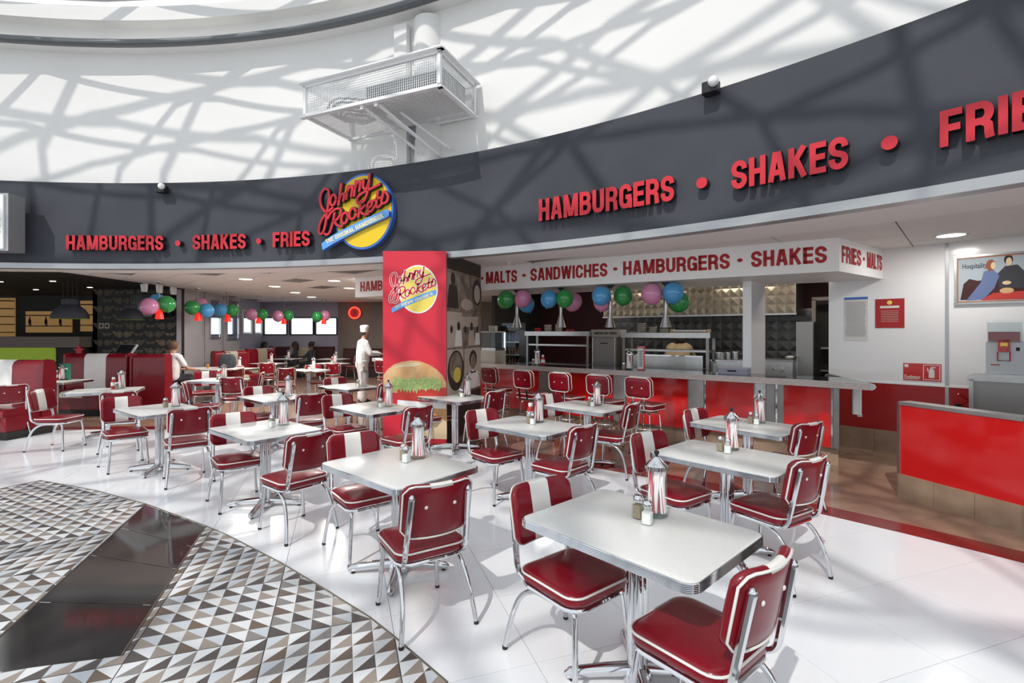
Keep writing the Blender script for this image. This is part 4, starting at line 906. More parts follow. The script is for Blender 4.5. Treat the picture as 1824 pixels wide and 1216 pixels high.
t, L_, H_ = wall_plate('extinguisher_sign', 'red Extintor sign with white fire extinguisher symbol', 'sign', 1609, 1677, 646, 676, 'red_panel')
wp_box(t, -L_ * .47, -L_ * .36, H_ * .76, H_ * .94, 'paper', 'corner_mark')
b = MB(); x0, x1 = L_ * .04, L_ * .46
b.box(((x0 + x1) / 2, -.002, H_ * .92), (x1 - x0, .003, .008)).box(((x0 + x1) / 2, -.002, H_ * .08), (x1 - x0, .003, .008)).box((x0, -.002, H_ / 2), (.008, .003, H_ * .86)).box((x1, -.002, H_ / 2), (.008, .003, H_ * .86)); b.build('symbol_frame', 'paper', t, False)
b = MB(); cx = (x0 + x1) / 2; b.box((cx, -.002, H_ * .42), (L_ * .15, .003, H_ * .46)).box((cx, -.002, H_ * .70), (L_ * .08, .003, H_ * .1)).box((cx + .015, -.002, H_ * .79), (L_ * .14, .003, H_ * .05)).box((cx - L_ * .1, -.002, H_ * .66), (.01, .003, H_ * .2)); b.build('extinguisher_symbol', 'paper', t, False)
def bword(t, text, x, z, size, width, m, y=-.002):
    cu = bpy.data.curves.new('t', 'FONT'); cu.body = text; cu.size = size; cu.extrude = .001; cu.offset = .012 * size; cu.resolution_u = 3
    o = bpy.data.objects.new('t', cu); COL.objects.link(o); dg = bpy.context.evaluated_depsgraph_get(); dg.update(); me = bpy.data.meshes.new_from_object(o.evaluated_get(dg)); bpy.data.objects.remove(o)
    xs = [v.co.x for v in me.vertices]; k = width / (max(xs) - min(xs)); me.transform(Matrix.Translation((x, y, z)) @ Matrix.Rotation(PI / 2, 4, 'X') @ Matrix.Diagonal((k, 1, 1, 1))); me.materials.clear(); me.materials.append(MATS[m]); return obj('lettering', me, t)
bword(t, 'Extintor', -L_ * .47, H_ * .07, .085, L_ * .42, 'paper')
# poster in a frame
t, L_, H_ = wall_plate('framed_poster', 'framed Hospitality poster of a seated couple with food', 'poster', 1702, 1860, 459, 541, 'poster_blue', .02)
f_ = MB()
for z in (0, H_): f_.box((0, -.006, z), (L_ + .03, .03, .025))
for x in (-L_ / 2, L_ / 2): f_.box((x, -.006, H_ / 2), (.025, .03, H_))
f_.build('frame', 'steel', t, False); f_ = MB()
for z in (.022, H_ - .022): f_.box((0, -.002, z), (L_ - .04, .006, .012))
for x in (-L_ / 2 + .022, L_ / 2 - .022): f_.box((x, -.002, H_ / 2), (.012, .006, H_ - .04))
f_.build('inner_border', 'orange_frame', t, False)
bword(t, 'Hospitality', -L_ * .42, H_ * .74, .09, L_ * .30, 'ink')
def pp(pts_, d, m, nm):
    b = MB(); b.add([(-L_ / 2 + x * L_, -d, z * H_) for x, z in pts_], [tuple(range(len(pts_)))]); b.build(nm, m, t, False)
def pe(cx, cz, rx, rz_, d, m, nm): pp([(cx + rx * math.cos(k * PI / 10), cz + rz_ * math.sin(k * PI / 10)) for k in range(20)], d, m, nm)
pp([(.06, .08), (.10, .42), (.17, .52), (.27, .47), (.42, .50), (.96, .52), (.96, .08)], .002, 'maroon_dark', 'sofa_print'); pp([(.13, .06), (.30, .42), (.34, .66), (.44, .70), (.52, .56), (.46, .30), (.34, .08)], .003, 'dress_blue', 'dress_print')
pe(.42, .78, .055, .12, .004, 'auburn', 'hair_print'); pe(.45, .77, .03, .075, .005, 'bun_pale', 'face_print'); pp([(.50, .60), (.58, .74), (.72, .76), (.82, .56), (.80, .28), (.52, .30)], .003, 'ink', 'jacket_print'); pe(.62, .87, .05, .10, .004, 'hair', 'hair_print'); pe(.625, .83, .034, .085, .005, 'bun_pale', 'face_print')
pp([(.30, .06), (.45, .20), (.80, .22), (.90, .06)], .004, 'tomato', 'cloth_print'); pe(.60, .24, .08, .06, .005, 'bun', 'basket_print'); pe(.60, .40, .05, .04, .005, 'bun_pale', 'hands_print')
# beverage counter and juice dispenser against the white wall
bc = wpt(1727, 0, .72); bcd = thing('beverage_cabinet', 'dark steel beverage cabinet behind the red half wall', 'cabinet', (bc.x, bc.y, 0), wa); BW = 2.0; zc_ = CH - (671 - HY) * bc.y / F
MB().box((BW / 2, .33, zc_ / 2 - .02), (BW, .62, zc_ - .04)).build('body', 'steel_dark', bcd, False); MB().box((BW / 2, .33, zc_ - .02), (BW + .04, .70, .045)).build('top', 'steel', bcd, False)
MB().box((.015, .0, zc_ / 2), (.04, .04, zc_ - .05)).build('corner_post', 'steel', bcd, False)
for k in range(2): MB().box((.08 + .96 * k + .44, .012, zc_ / 2), (.9, .02, zc_ - .16)).build('door', 'blue_wall' if False else 'steel_dark', bcd, False)
jd0 = wpt(1757, 0, .50); jd = thing('juice_dispenser', 'twin bowl juice dispenser with red drink on the beverage cabinet', 'juice dispenser', (jd0.x, jd0.y, zc_ + .003), wa); hj = (668 - 569) * jd0.y / F
MB().prism([(.0, -.1), (.62, -.1), (.62, .26), (0, .26)], .06, hj * .62).build('body', 'trim_grey', jd, False); MB().box((.31, -.15, .02), (.66, .16, .04)).build('drip_tray', 'steel', jd, False); MB().box((.31, .05, .03), (.62, .3, .06)).build('foot', 'trim_grey', jd, False)
for k in range(2):
    x = .155 + .31 * k
    MB().prism([(x - .14, -.16), (x + .14, -.16), (x + .14, .2), (x - .14, .2)], hj * .62, hj * .96).build('bowl', 'glass_smoke', jd, False)
    MB().prism([(x - .15, -.17), (x + .15, -.17), (x + .15, .21), (x - .15, .21)], hj * .96, hj).build('lid', 'glass', jd, False)
    MB().prism([(x - .13, -.15), (x + .13, -.15), (x + .13, .19), (x - .13, .19)], hj * .63, hj * (.80 if k == 0 else .70)).build('drink', 'juice' if k == 0 else 'glass_smoke', jd, False)
    MB().box((x, -.13, hj * .56), (.10, .06, .14)).box((x, -.17, hj * .50), (.05, .05, .07)).build('tap', 'ketchup', jd, False); MB().tube([(x - .05, -.18, hj * .45), (x - .05, -.20, hj * .30), (x + .05, -.20, hj * .30), (x + .05, -.18, hj * .45)], .008, 6).build('tap_lever', 'ketchup', jd)
    MB().box((x, -.165, hj * .57), (.06, .01, .05)).build('tap_label', 'yellow_pale', jd, False); MB().box((x + .11, -.105, hj * .50), (.03, .01, .04)).build('switch', 'black', jd, False)
MB().box((.08, -.103, hj * .22), (.08, .004, .012)).build('red_mark', 'text_red', jd, False)
e0 = wpt(1706, 0, .14); ext = thing('fire_extinguisher', 'red fire extinguisher half hidden behind the red half wall', 'fire extinguisher', (e0.x, e0.y, .10), 0); MB().lathe([(.07, 0), (.075, .03), (.075, .50), (.05, .58), (.025, .62)], 18).build('cylinder', 'ketchup', ext); MB().lathe([(.03, .62), (.03, .67)], 12).build('valve', 'black', ext); MB().tube([(.02, 0, .66), (.12, -.02, .72), (-.02, -.03, .80)], .01, 6).build('handle', 'ketchup', ext); MB().tube([(-.03, 0, .65), (-.12, -.02, .62), (-.14, -.02, .45), (-.10, -.02, .2)], .012, 8).build('hose', 'black', ext); MB().box((0, .03, -.05), (.16, .16, .10)).build('stand', 'black', ext, False)
# recessed lights in the shop ceiling
def ceiling_lamp(t, watts, size=.26):
    la = bpy.data.lights.new('light', 'AREA'); la.shape = 'DISK'; la.size = size; la.energy = watts; la.color = (1, .965, .92); lo = bpy.data.objects.new('light', la); COL.objects.link(lo); lo.parent = t; lo.location = (0, 0, -.012); return lo
for n_, (s_, w_) in enumerate(((-.2, 2.0), (1.2, 1.9), (3.0, 1.9), (4.8, 1.6))):  # unseen fixtures behind the sign box, added to brighten the kitchen
    q_ = KCo + KU * s_ + KW * w_; t = thing('kitchen_fill', 'added kitchen fill light, unseen behind the sign box, %s' % ('right', 'centre right', 'centre left', 'left')[n_], 'ceiling light', (q_.x, q_.y, ZC - .03), KR, 'added kitchen fill lights'); MB().box((0, 0, 0), (1.1, .28, .03)).build('casing', 'gloss_white', t, False); MB().box((0, 0, -.018), (1.0, .2, .01)).build('diffuser', 'lamp_warm', t, False); lo = ceiling_lamp(t, 6); lo.data.shape = 'RECTANGLE'; lo.data.size = 1.0; lo.data.size_y = .2; lo.location.z = -.026
lm = MB().lathe([(.13, 0), (.13, .012)], 20).mesh('light_disc', 'lamp_warm'); lr_ = MB().lathe([(.16, -.004), (.16, .012), (.135, .012), (.135, -.004)], 20, cap=False).mesh('light_ring', 'gloss_white')
spots = [(1694, 419), (438, 497), (595, 500), (489, 510), (622, 513), (526, 521), (555, 529), (659, 529), (1100, 438), (780, 452)]
for n_, (px, py) in enumerate(spots[:8]):
    p = at(px, py, ZC - .018); t = thing('recessed_light', 'round recessed ceiling light %s' % ('above the white wall at the right', 'nearest in the left shop ceiling', 'right of the nearest left ceiling light', 'second on the left of the shop ceiling', 'second on the right of the shop ceiling', 'third on the left of the shop ceiling', 'farthest in the shop ceiling', 'nearest the banner below the sign box')[n_], 'ceiling light', p, 0, 'recessed ceiling lights'); obj('disc', lm, t); obj('ring', lr_, t); ceiling_lamp(t, (12, 60, 60, 34, 34, 18, 14, 26)[n_])
for (px, py, wd, dp), lb in zip(((530, 499, .9, .5), (575, 511, .9, .5)), ('square air vent in the shop ceiling, nearer one', 'dark air vent in the shop ceiling, farther one')):
    p = at(px, py, ZC - .012); t = thing('ceiling_vent', lb, 'vent', p, CA, 'vents in the shop ceiling'); MB().box((0, 0, 0), (wd, dp, .012)).build('frame', 'ceiling_tile', t, False)
    for k in range(5): MB().box((0, -dp * .36 + k * dp * .18, -.008), (wd * .85, dp * .10, .01)).build('slat', 'grout', t, False)
for px, py, lb in ((1025, 437, 'small rectangular fitting on the soffit above the sign box'), (906, 466, 'small white sensor on the soffit beside the pillar')):
    p = at(px, py, ZC - .012); t = thing('soffit_sensor', lb, 'sensor', p, CA); MB().box((0, 0, -.008), (.12, .06, .02)).build('case', 'gloss_white', t, False); MB().ball((0, 0, -.03), .025).build('dome', 'gloss_white', t)
# ================================================================== CHAIRS, TABLES, STOOLS
def back_pad(W, H, th, curve, stripe, ncol=15):
    """upholstered pad: s across, t up, thickness along -x (front is +x)"""
    b = MB(); r = .07; cols = sorted(set([-W, W] + [-W + 2 * W * k / ncol for k in range(1, ncol)] + [-stripe, stripe, -stripe - .0001, stripe + .0001] + [-W + .012, W - .012, -W + .035, W - .035])); rings = []; ms = []
    def hh_(s_):
        e = abs(s_) - (W - r); return H if e <= 0 else H - r + math.sqrt(max(r * r - e * e, 0.0002))
    for s_ in cols:
        h = hh_(s_); e = max(0, abs(s_) - (W - .03)) / .03; tk = th * math.sqrt(max(1 - e * e, .06)); lp = []
        nz_ = 6
        for k in range(nz_ + 1): lp.append((tk * (.5 + .10 * math.sin(PI * k / nz_)), -h + tk * .4 + (2 * h - tk * .8) * k / nz_))
        lp += [(tk * .3, h - tk * .1), (0, h), (-tk * .3, h - tk * .1)]
        for k in range(nz_ + 1): lp.append((-tk * .5, h - tk * .4 - (2 * h - tk * .8) * k / nz_))
        lp += [(-tk * .3, -h + tk * .1), (0, -h), (tk * .3, -h + tk * .1)]
        rings.append([(x + curve * s_ * s_, s_, z) for x, z in lp])
    n = len(rings[0])
    for a in range(len(rings) - 1):
        mid = (cols[a] + cols[a + 1]) / 2; o = len(b.v)
        for i in range(n):
            white = abs(mid) < stripe and (i < 10 or i >= n - 2)
            b.add([rings[a][i], rings[a][(i + 1) % n], rings[a + 1][(i + 1) % n], rings[a + 1][i]], [(0, 1, 2, 3)], 1 if white else 0)
    b.add(rings[0], [tuple(range(n - 1, -1, -1))], 0); b.add(rings[-1], [tuple(range(n))], 0)
    return b, hh_
def weld(b, name, mats):
    me = b.mesh(name, mats, False); bm = bmesh.new(); bm.from_mesh(me); bmesh.ops.remove_doubles(bm, verts=bm.verts, dist=.0002); bmesh.ops.recalc_face_normals(bm, faces=bm.faces); bm.to_mesh(me); bm.free()
    me.polygons.foreach_set('use_smooth', [True] * len(me.polygons)); me.set_sharp_from_angle(angle=math.radians(55)); return me
def pad_piping(W, H, th, curve, hf, x0):
    pts_ = []
    n = 14
    ss = [-W + .004 + (2 * W - .008) * k / n for k in range(n + 1)]
    top_ = [(x0 + curve * s_ * s_, s_, hf(s_) - .004) for s_ in ss]; bot = [(x0 + curve * s_ * s_, s_, -hf(s_) + .004) for s_ in ss[::-1]]
    return top_ + bot
def round_pad(w_, d_, r, z0, z1):
    rg = []
    for ins, z in ((.022, z0), (.006, z0 + .006), (0, z0 + .018), (0, z1 - .014), (.006, z1 - .004), (.03, z1 + .002), (.09, z1 + .008), (.16, z1 + .010)):
        rg.append([(x, y, z) for x, y in rrect(w_ - 2 * ins, d_ - 2 * ins, max(r - ins, .02), 5)])
    return MB().rings(rg)
def sm3(p, n=4):
    p = [Vector(q_) for q_ in p]; out = []
    for i in range(len(p) - 1):
        p0, p1, p2, p3 = p[max(i - 1, 0)], p[i], p[i + 1], p[min(i + 2, len(p) - 1)]
        for k in range(n): t = k / n; out.append(.5 * (2 * p1 + (p2 - p0) * t + (2 * p0 - 5 * p1 + 4 * p2 - p3) * t * t + (3 * p1 - p0 - 3 * p2 + p3) * t ** 3))
    return out + [p[-1]]
def make_chair():
    t = thing('diner_chair', 'red vinyl diner chair', 'chair')
    sl = Matrix.Rotation(math.radians(-3), 4, 'Y')
    obj('seat', weld(round_pad(.42, .42, .075, .405, .468), 'seat', ['vinyl_red']), t)
    s_ = bpy.data.objects[t.children[0].name]
    MB().tube([(x, y, .456) for x, y in rrect(.425, .425, .075, 5)], .0055, 6, closed=True).build('seat_piping', 'vinyl_white', s_)
    MB().tube([(x, y, .393) for x, y in rrect(.40, .40, .08, 5)], .013, 8, closed=True).build('seat_frame', 'chrome', t)
    W, H, th, cv = .212, .157, .045, 1.1
    pb, hf = back_pad(W, H, th, cv, .066)
    M_ = Matrix.Translation((-.278, 0, .705)) @ Matrix.Rotation(math.radians(-11), 4, 'Y')
    pb.xform(M_); bo = obj('backrest', weld(pb, 'backrest', ['vinyl_red', 'vinyl_white']), t)
    MB().tube(pad_piping(W, H, th, cv, hf, -th * .45), .0055, 6, closed=True).xform(M_).build('back_piping', 'vinyl_white', bo)
    for sy in (-1, 1): MB().ball((-th * .52 + cv * .0064, sy * .085, .03), (.006, .011, .011), 10, 6).xform(M_).build('button', 'vinyl_white', bo)
    for sy in (-1, 1):
        pu = [(-.05, sy * .165, .398), (-.16, sy * .175, .40), (-.205, sy * .181, .412), (-.231, sy * .183, .44), (-.246, sy * .182, .50), (-.300, sy * .168, .79)]
        MB().tube(sm3(pu), [.0125] * 8 + [.0125 + .006 * k / 12 for k in range(13)], 8).ball((-.301, sy * .1675, .793), (.0185, .0185, .024), 8, 6).build('upright', 'chrome', t)
        fl_ = [(.03, sy * .16, .392), (.13, sy * .165, .388), (.165, sy * .17, .37), (.178, sy * .175, .33), (.205, sy * .197, .018)]
        lg = MB().tube(sm3(fl_), .0138, 10).build('leg', 'chrome', t); MB().lathe([(.0125, 0), (.0145, .002), (.014, .02)], 10, (.206, sy * .198, 0)).build('foot_cap', 'rubber', lg)
        rl = [(.12, sy * .172, .378), (-.03, sy * .178, .380), (-.125, sy * .184, .362), (-.20, sy * .192, .305), (-.247, sy * .201, .215), (-.275, sy * .213, .11), (-.292, sy * .224, .018)]
        lg = MB().tube(sm3(rl), .0138, 10).build('leg', 'chrome', t); MB().lathe([(.0125, 0), (.0145, .002), (.014, .02)], 10, (-.293, sy * .225, 0)).build('foot_cap', 'rubber', lg)
    return t
chair0 = make_chair()
def make_table(Lx, Ly, label='table'):
    t = thing('diner_table', label, 'table')
    z1, z0 = .755, .712; r = .055
    tp = MB(); tp.rings([[(x, y, z) for x, y in rrect(Lx - 2 * i, Ly - 2 * i, r - i, 5)] for i, z in ((.004, z0), (.004, z1 - .001), (.006, z1))])
    tp.build('tabletop', 'laminate', t, True)
    rg = []; nR = 6
    for k in range(nR * 2 + 1):
        z = z0 + (z1 - .002 - z0) * k / (nR * 2); o = .0045 if k % 2 else 0
        rg.append([(x, y, z) for x, y in rrect(Lx + 2 * o, Ly + 2 * o, r + o, 6)])
    MB().rings(rg, cap=False).build('ribbed_edge', 'chrome', t, True, ang=80)
    pd = MB()
    for k in range(4): a = PI / 4 + k * PI / 2; pd.tube([(.028 * math.cos(a), .028 * math.sin(a), .04), (.028 * math.cos(a), .028 * math.sin(a), .71)], .0235, 12)
    pd.build('pedestal', 'chrome', t); MB().box((0, 0, .704), (.3, .3, .012)).build('mounting_plate', 'steel_dark', t, False)
    bb = MB(); bb.lathe([(.075, .02), (.075, .05), (.06, .075), (.05, .085)], 16)
    bs_ = bb.build('base', 'chrome', t)
    for k in range(4):
        a = PI / 4 + k * PI / 2; c_, s_ = math.cos(a), math.sin(a)
        pr_ = [(.04, .062, .034), (.16, .054, .031), (.27, .042, .028), (.325, .034, .026), (.348, .024, .016)]
        sp_ = MB().tube([(c_ * d, s_ * d, z) for d, z, _r in pr_], [q_[2] for q_ in pr_], 10); so = sp_.build('foot', 'chrome', t); MB().lathe([(.014, 0), (.014, .012)], 10, (c_ * .315, s_ * .315, 0)).build('glide', 'rubber', so)
    return t
table0 = make_table(.93, .70)
# table-top things
def make_straws():
    t = thing('straw_dispenser', 'straw dispenser', 'straw dispenser')
    MB().lathe([(.046, 0), (.050, .004), (.050, .012), (.044, .018), (.044, .205), (.046, .21)], 20, cap=False).build('jar', 'glass', t)
    MB().lathe([(.043, .002), (.046, .006), (.042, .016), (.02, .012)], 20).build('jar_base', 'glass_smoke', t)
    b = MB(); rg = random.Random(5)
    for k in range(64):
        a = rg.random() * 6.28; r = .041 * math.sqrt(rg.random()); a2 = a + rg.uniform(-.5, .5); r2 = .034 * math.sqrt(rg.random())
        b.tube([(r * math.cos(a), r * math.sin(a), .022), (r2 * math.cos(a2), r2 * math.sin(a2), .198)], .0026 if k % 5 == 0 else .0045, 6, 0 if k % 5 == 0 else 1)
    o = b.build('straws', ['straw_red', 'straw_white'], t); o['kind'] = 'stuff'
    MB().lathe([(.050, .205), (.050, .220), (.047, .223), (.012, .255), (.010, .258)], 20).build('lid', 'chrome', t); MB().lathe([(.006, .256), (.005, .264), (.011, .270), (.011, .280), (.006, .284)], 10).build('knob', 'rubber', t)
    return t
straw0 = make_straws(); straw0.scale = (1.17,) * 3
def make_shaker(nm, m):
    t = thing(nm, nm, 'shaker'); h = .055
    MB().rings([[(x, y, z) for x, y in rrect(w_, w_, .008, 2)] for w_, z in ((.040, 0), (.042, .004), (.040, h), (.030, h + .012))], cap=False).build('jar', 'glass', t); MB().rings([[(x, y, z) for x, y in rrect(.034, .034, .007, 2)] for z in (.003, .042 if m == 'salt' else .050)]).build('filling', m, t)
    MB().lathe([(.018, h + .010), (.018, h + .024), (.014, h + .030), (.004, h + .031)], 14).build('cap', 'chrome', t); return t
salt0, pepper0 = make_shaker('salt_shaker', 'salt'), make_shaker('pepper_shaker', 'pepper')
salt0.scale = pepper0.scale = (1.35,) * 3
def make_ketchup():
    t = thing('ketchup_bottle', 'ketchup', 'bottle'); MB().lathe([(.028, 0), (.032, .006), (.032, .10), (.022, .13), (.016, .14)], 16).build('bottle', 'ketchup', t); MB().lathe([(.0325, .045), (.0325, .095)], 16, cap=False).build('paper_label', 'paper', t); MB().lathe([(.019, .138), (.019, .165), (.016, .168)], 14).build('cap', 'gloss_white', t); return t
ket0 = make_ketchup(); ket0.scale = (1.15,) * 3
def place_chair(px, py, yaw, label, group='red diner chairs', z=.705):
    Y = F * (CH - z) / (py - HY); X = (px - 912) * Y / F; a = math.radians(yaw)
    return place(chair0, USED, (X + .275 * math.cos(a), Y + .275 * math.sin(a), 0), a, label, group)
def dress(c, rot, desc, straw=True, ketch=False, salt=True, pep=True, side=(0, 0), sp=None):
    a = math.radians(rot); M2 = Matrix.Rotation(a, 2); z = .7562
    def put(proto, lx, ly, lab, grp, rz=0): q_ = M2 @ Vector((lx + side[0], ly + side[1])); place(proto, USED, (c[0] + q_.x, c[1] + q_.y, z), a + rz, lab, grp)
    if straw: put(straw0, .03, .115, 'glass straw dispenser with chrome lid on %s' % desc, 'straw dispensers')
    if salt: put(salt0, .055, -.012, 'salt shaker with white salt on %s' % desc, 'salt shakers', .2)
    if pep: put(pepper0, -.018, .022, 'tan pepper shaker on %s' % desc, 'pepper shakers', .1)
    if ketch: put(ket0, -.075, .105, 'red ketchup bottle on %s' % desc, 'ketchup bottles')
def table(px, py, rot, desc, lab, chairs=(), **kw):
    p = at(px, py, .755); place(table0, USED, (p.x, p.y, 0), math.radians(rot), lab, 'diner tables with ribbed metal edges'); dress((p.x, p.y), rot, desc, **kw)
    for cx, cy, yaw, cl in chairs: place_chair(cx, cy, yaw, cl)
D = {}
def T_(c, *a, **k):
    # position from floor coordinates of the table centre
    rot, desc, lab, chairs = a
    place(table0, USED, (c[0], c[1], 0), math.radians(rot), lab, 'diner tables with ribbed metal edges'); dress(c, rot, desc, **k)
    for cx, cy, yaw, cl in chairs: place_chair(cx, cy, yaw, cl)
T_((.607, 2.40), -47, 'the nearest table', 'nearest diner table with pale speckled top in the right foreground', [(960, 905, -52, 'diner chair with white striped back at the nearest table, left end'), (1366, 1068, 129, 'nearest diner chair of all, seen from behind at the lower right')], side=(-.03, .06))
T_((-.80, 3.50), -41, 'the table in the centre foreground', 'diner table in the centre foreground beside the patterned floor', [(628, 805, -52, 'diner chair with striped back behind the centre foreground table'), (782, 905, 122, 'diner chair with two buttons seen from behind, centre foreground')], side=(-.06, .08))
T_((-2.39, 4.80), -39, 'the third table along the patterned floor', 'third diner table along the curved patterned floor', [(415, 762, -50, 'striped diner chair at the third table along the patterned floor'), (555, 803, 142, 'diner chair seen from behind at the third patterned floor table')], side=(-.06, .08))
T_((-4.30, 6.05), -36, 'the fourth table by the booths', 'fourth diner table along the patterned floor, near the booths', [(216, 728, -43, 'striped diner chair at the fourth table near the booths'), (339, 750, 130, 'diner chair seen from behind at the fourth table near the booths')], salt=False, side=(-.04, .06))
T_((.18, 5.0), -42, 'the table with the ketchup bottle', 'diner table with the ketchup bottle in the middle row', [(857, 755, -50, 'striped diner chair left of the table with the ketchup bottle'), (1041, 786, 137, 'diner chair right of the table with the ketchup bottle')], ketch=True, side=(-.04, .04))
T_((.95, 6.25), -45, 'the table nearest the bar stools', 'diner table nearest the row of bar stools', [(978, 722, -50, 'half hidden striped diner chair left of the table by the stools'), (1127, 740, 145, 'diner chair right of the table by the bar stools')], side=(.02, .02))
T_((1.63, 3.755), -47, 'the second table from the right foreground', 'diner table behind the nearest one, towards the red counter', [(1153, 803, -55, 'striped diner chair left of the table behind the nearest one'), (1443, 855, 121, 'diner chair right of the table behind the nearest one')], side=(-.08, .08))
T_((2.38, 5.0), -50, 'the table in front of the red counter', 'diner table directly in front of the red counter panels', [(1237, 754, -50, 'small striped diner chair left of the table by the red counter'), (1441, 781, 117, 'diner chair right of the table by the red counter')], side=(.0, .08))
T_((-1.72, 6.15), -42, 'the table left of the banner', 'diner table in front of the red banner', [(600, 723, -45, 'striped diner chair left of the table before the banner'), (747, 746, 140, 'diner chair seen from behind in front of the banner')], side=(.05, .05))
T_((-.82, 7.15), -42, 'the table at the pillar', 'diner table beside the collage side of the pillar', [(764, 705, -58, 'striped diner chair standing against the burger print of the banner'), (884, 714, 140, 'diner chair between the pillar table and the first stool')], side=(.05, .05))
T_((-2.80, 8.55), -40, 'the table at the chef', 'diner table in front of the white dressed chef', [(596, 688, -45, 'striped diner chair at the table in front of the chef'), (693, 698, 140, 'diner chair half hidden by the left edge of the banner')], side=(.15, .05))
T_((-3.42, 7.15), -40, 'the table behind the third patterned floor table', 'diner table behind the third patterned floor table', [(459, 706, -45, 'striped diner chair behind the third patterned floor table'), (556, 720, 130, 'diner chair seen from behind, left of the banner table')], side=(.02, .06))
T_((-5.75, 9.7), -10, 'the table with four chairs near the booths', 'diner table with four chairs near the booths', [(412, 686, 100, 'diner chair with two buttons facing away at the four chair table'), (330, 697, 25, 'diner chair seen from the side beside the red booth end'), (366, 674, -60, 'striped diner chair on the far side of the four chair table'), (466, 676, 200, 'striped diner chair at the right of the four chair table')], ketch=True, side=(.0, .0))
T_((-5.05, 12.3), -40, 'the far table with two red chairs', 'small far diner table left of the chef', [(510, 667, 120, 'bright red diner chair facing away, left of the chef'), (557, 660, -40, 'striped diner chair at the far table left of the chef')])
T_((-7.1, 12.7), -10, 'the far table left of centre', 'far diner table beside the booth row', [(418, 662, 105, 'far diner chair facing away beside the booth row')], ketch=True)
T_((-7.3, 14.8), -20, 'the far table below the window corner', 'far diner table below the window corner', [(475, 656, 110, 'far diner chair facing away below the window corner')])
T_((-5.4, 14.8), -30, 'the far table behind the chef chair', 'far diner table below the middle window', [(592, 657, 100, 'far diner chair facing away below the right window')], ketch=True)
T_((-7.9, 17.3), -10, 'the table at the seated guests', 'farthest diner table at the seated guests', [])
T_((-6.2, 17.2), -10, 'the farthest table below the right window', 'farthest diner table below the right window', [(640, 640, 150, 'farthest diner chair near the round neon clock')])
# left group in front of the booths
place_chair(71, 712, 3, 'diner chair in side view in front of the left booth'); place_chair(20, 702, 150, 'diner chair cut off by the left picture edge'); place_chair(211, 716, 120, 'diner chair facing away between the fourth table and the booth table')
p = (-6.55, 8.0); place(table0, USED, (p[0], p[1], 0), math.radians(28), 'diner table standing in front of the red booth back', 'diner tables with ribbed metal edges'); dress(p, 28, 'the table in front of the booth', ketch=True, salt=False, side=(.15, .0))
p = (-8.75, 9.5); place(table0, USED, (p[0], p[1], 0), math.radians(0), 'booth table between the two red booth benches', 'diner tables with ribbed metal edges'); dress(p, 0, 'the booth table', ketch=True, salt=False, pep=False)
# ---- bar stools
def make_stool():
    t = thing('bar_stool', 'stool', 'stool'); zs = .70
    so = obj('seat', weld(round_pad(.37, .40, .05, zs - .085, zs), 'seat', ['vinyl_red']), t)
    MB().tube([(x, y, zs - .012) for x, y in rrect(.374, .404, .05, 5)], .006, 6, closed=True).build('seat_piping', 'vinyl_white', so); MB().tube([(x, y, zs - .075) for x, y in rrect(.374, .404, .05, 5)], .006, 6, closed=True).build('seat_piping', 'vinyl_white', so)
    pb, hf = back_pad(.20, .145, .075, .2, .0001); M_ = Matrix.Translation((-.21, 0, .93)) @ Matrix.Rotation(math.radians(-6), 4, 'Y'); pb.xform(M_); bo = obj('backrest', weld(pb, 'backrest', ['vinyl_red', 'vinyl_red']), t)
    for x0 in (-.034, .034): MB().tube(pad_piping(.20, .145, .075, .2, hf, x0), .0055, 6, closed=True).xform(M_).build('back_piping', 'vinyl_white', bo)
    for sy in (-1, 1): MB().ball((-.04, sy * .075, .0), (.007, .011, .011), 10, 6).xform(M_).build('button', 'vinyl_white', bo)
    for sy in (-1, 1): MB().tube([(-.16, sy * .085, .605), (-.205, sy * .085, .62), (-.215, sy * .085, .68), (-.222, sy * .085, .80)], .018, 4, flat=.35).build('bracket', 'chrome', t)
    MB().tube([(.15 * math.cos(k * PI / 12), .15 * math.sin(k * PI / 12), .585) for k in range(24)], .014, 6, closed=True).build('swivel_ring', 'chrome', t); MB().box((0, 0, .60), (.28, .28, .02)).build('seat_plate', 'steel_dark', t, False)
    for k in range(4):
        a = PI / 4 + k * PI / 2; c_, s_ = math.cos(a), math.sin(a); lg = MB().tube([(c_ * .06, s_ * .06, .585), (c_ * .14, s_ * .14, .575), (c_ * .175, s_ * .175, .53), (c_ * .235, s_ * .235, .015)], .0125, 8).build('leg', 'chrome', t); MB().lathe([(.015, 0), (.014, .018)], 8, (c_ * .236, s_ * .236, 0)).build('foot_cap', 'rubber', lg)
    for r, z in ((.212, .24), (.20, .36)): MB().tube([(r * math.cos(k * PI / 12), r * math.sin(k * PI / 12), z) for k in range(24)], .009, 6, closed=True).build('foot_ring', 'chrome', t)
    return t
stool0 = make_stool(); ka = math.atan2(KW.y, KW.x)
for n_, (px, py) in enumerate(((872, 668), (932, 675), (997, 680), (1066, 685), (1137, 690))):
    Y = F * (CH - .93) / (py - HY); X = (px - 912) * Y / F; c = Vector((X, Y)) + Vector((math.cos(ka - .15), math.sin(ka - .15))) * .21
    place(stool0, USED, (c.x, c.y, 0), ka - .15, 'red vinyl bar stool with two buttons, %s of five at the counter' % ('farthest', 'second farthest', 'middle', 'second nearest', 'nearest')[n_], 'bar stools at the counter')
for px, py, lab in ((690, 640, 'red bar stool back left of the banner beside the chef'),):
    p = at(px, py, .93); place(stool0, USED, (-2.75, 11.1, 0), ka, lab, 'bar stools at the counter')
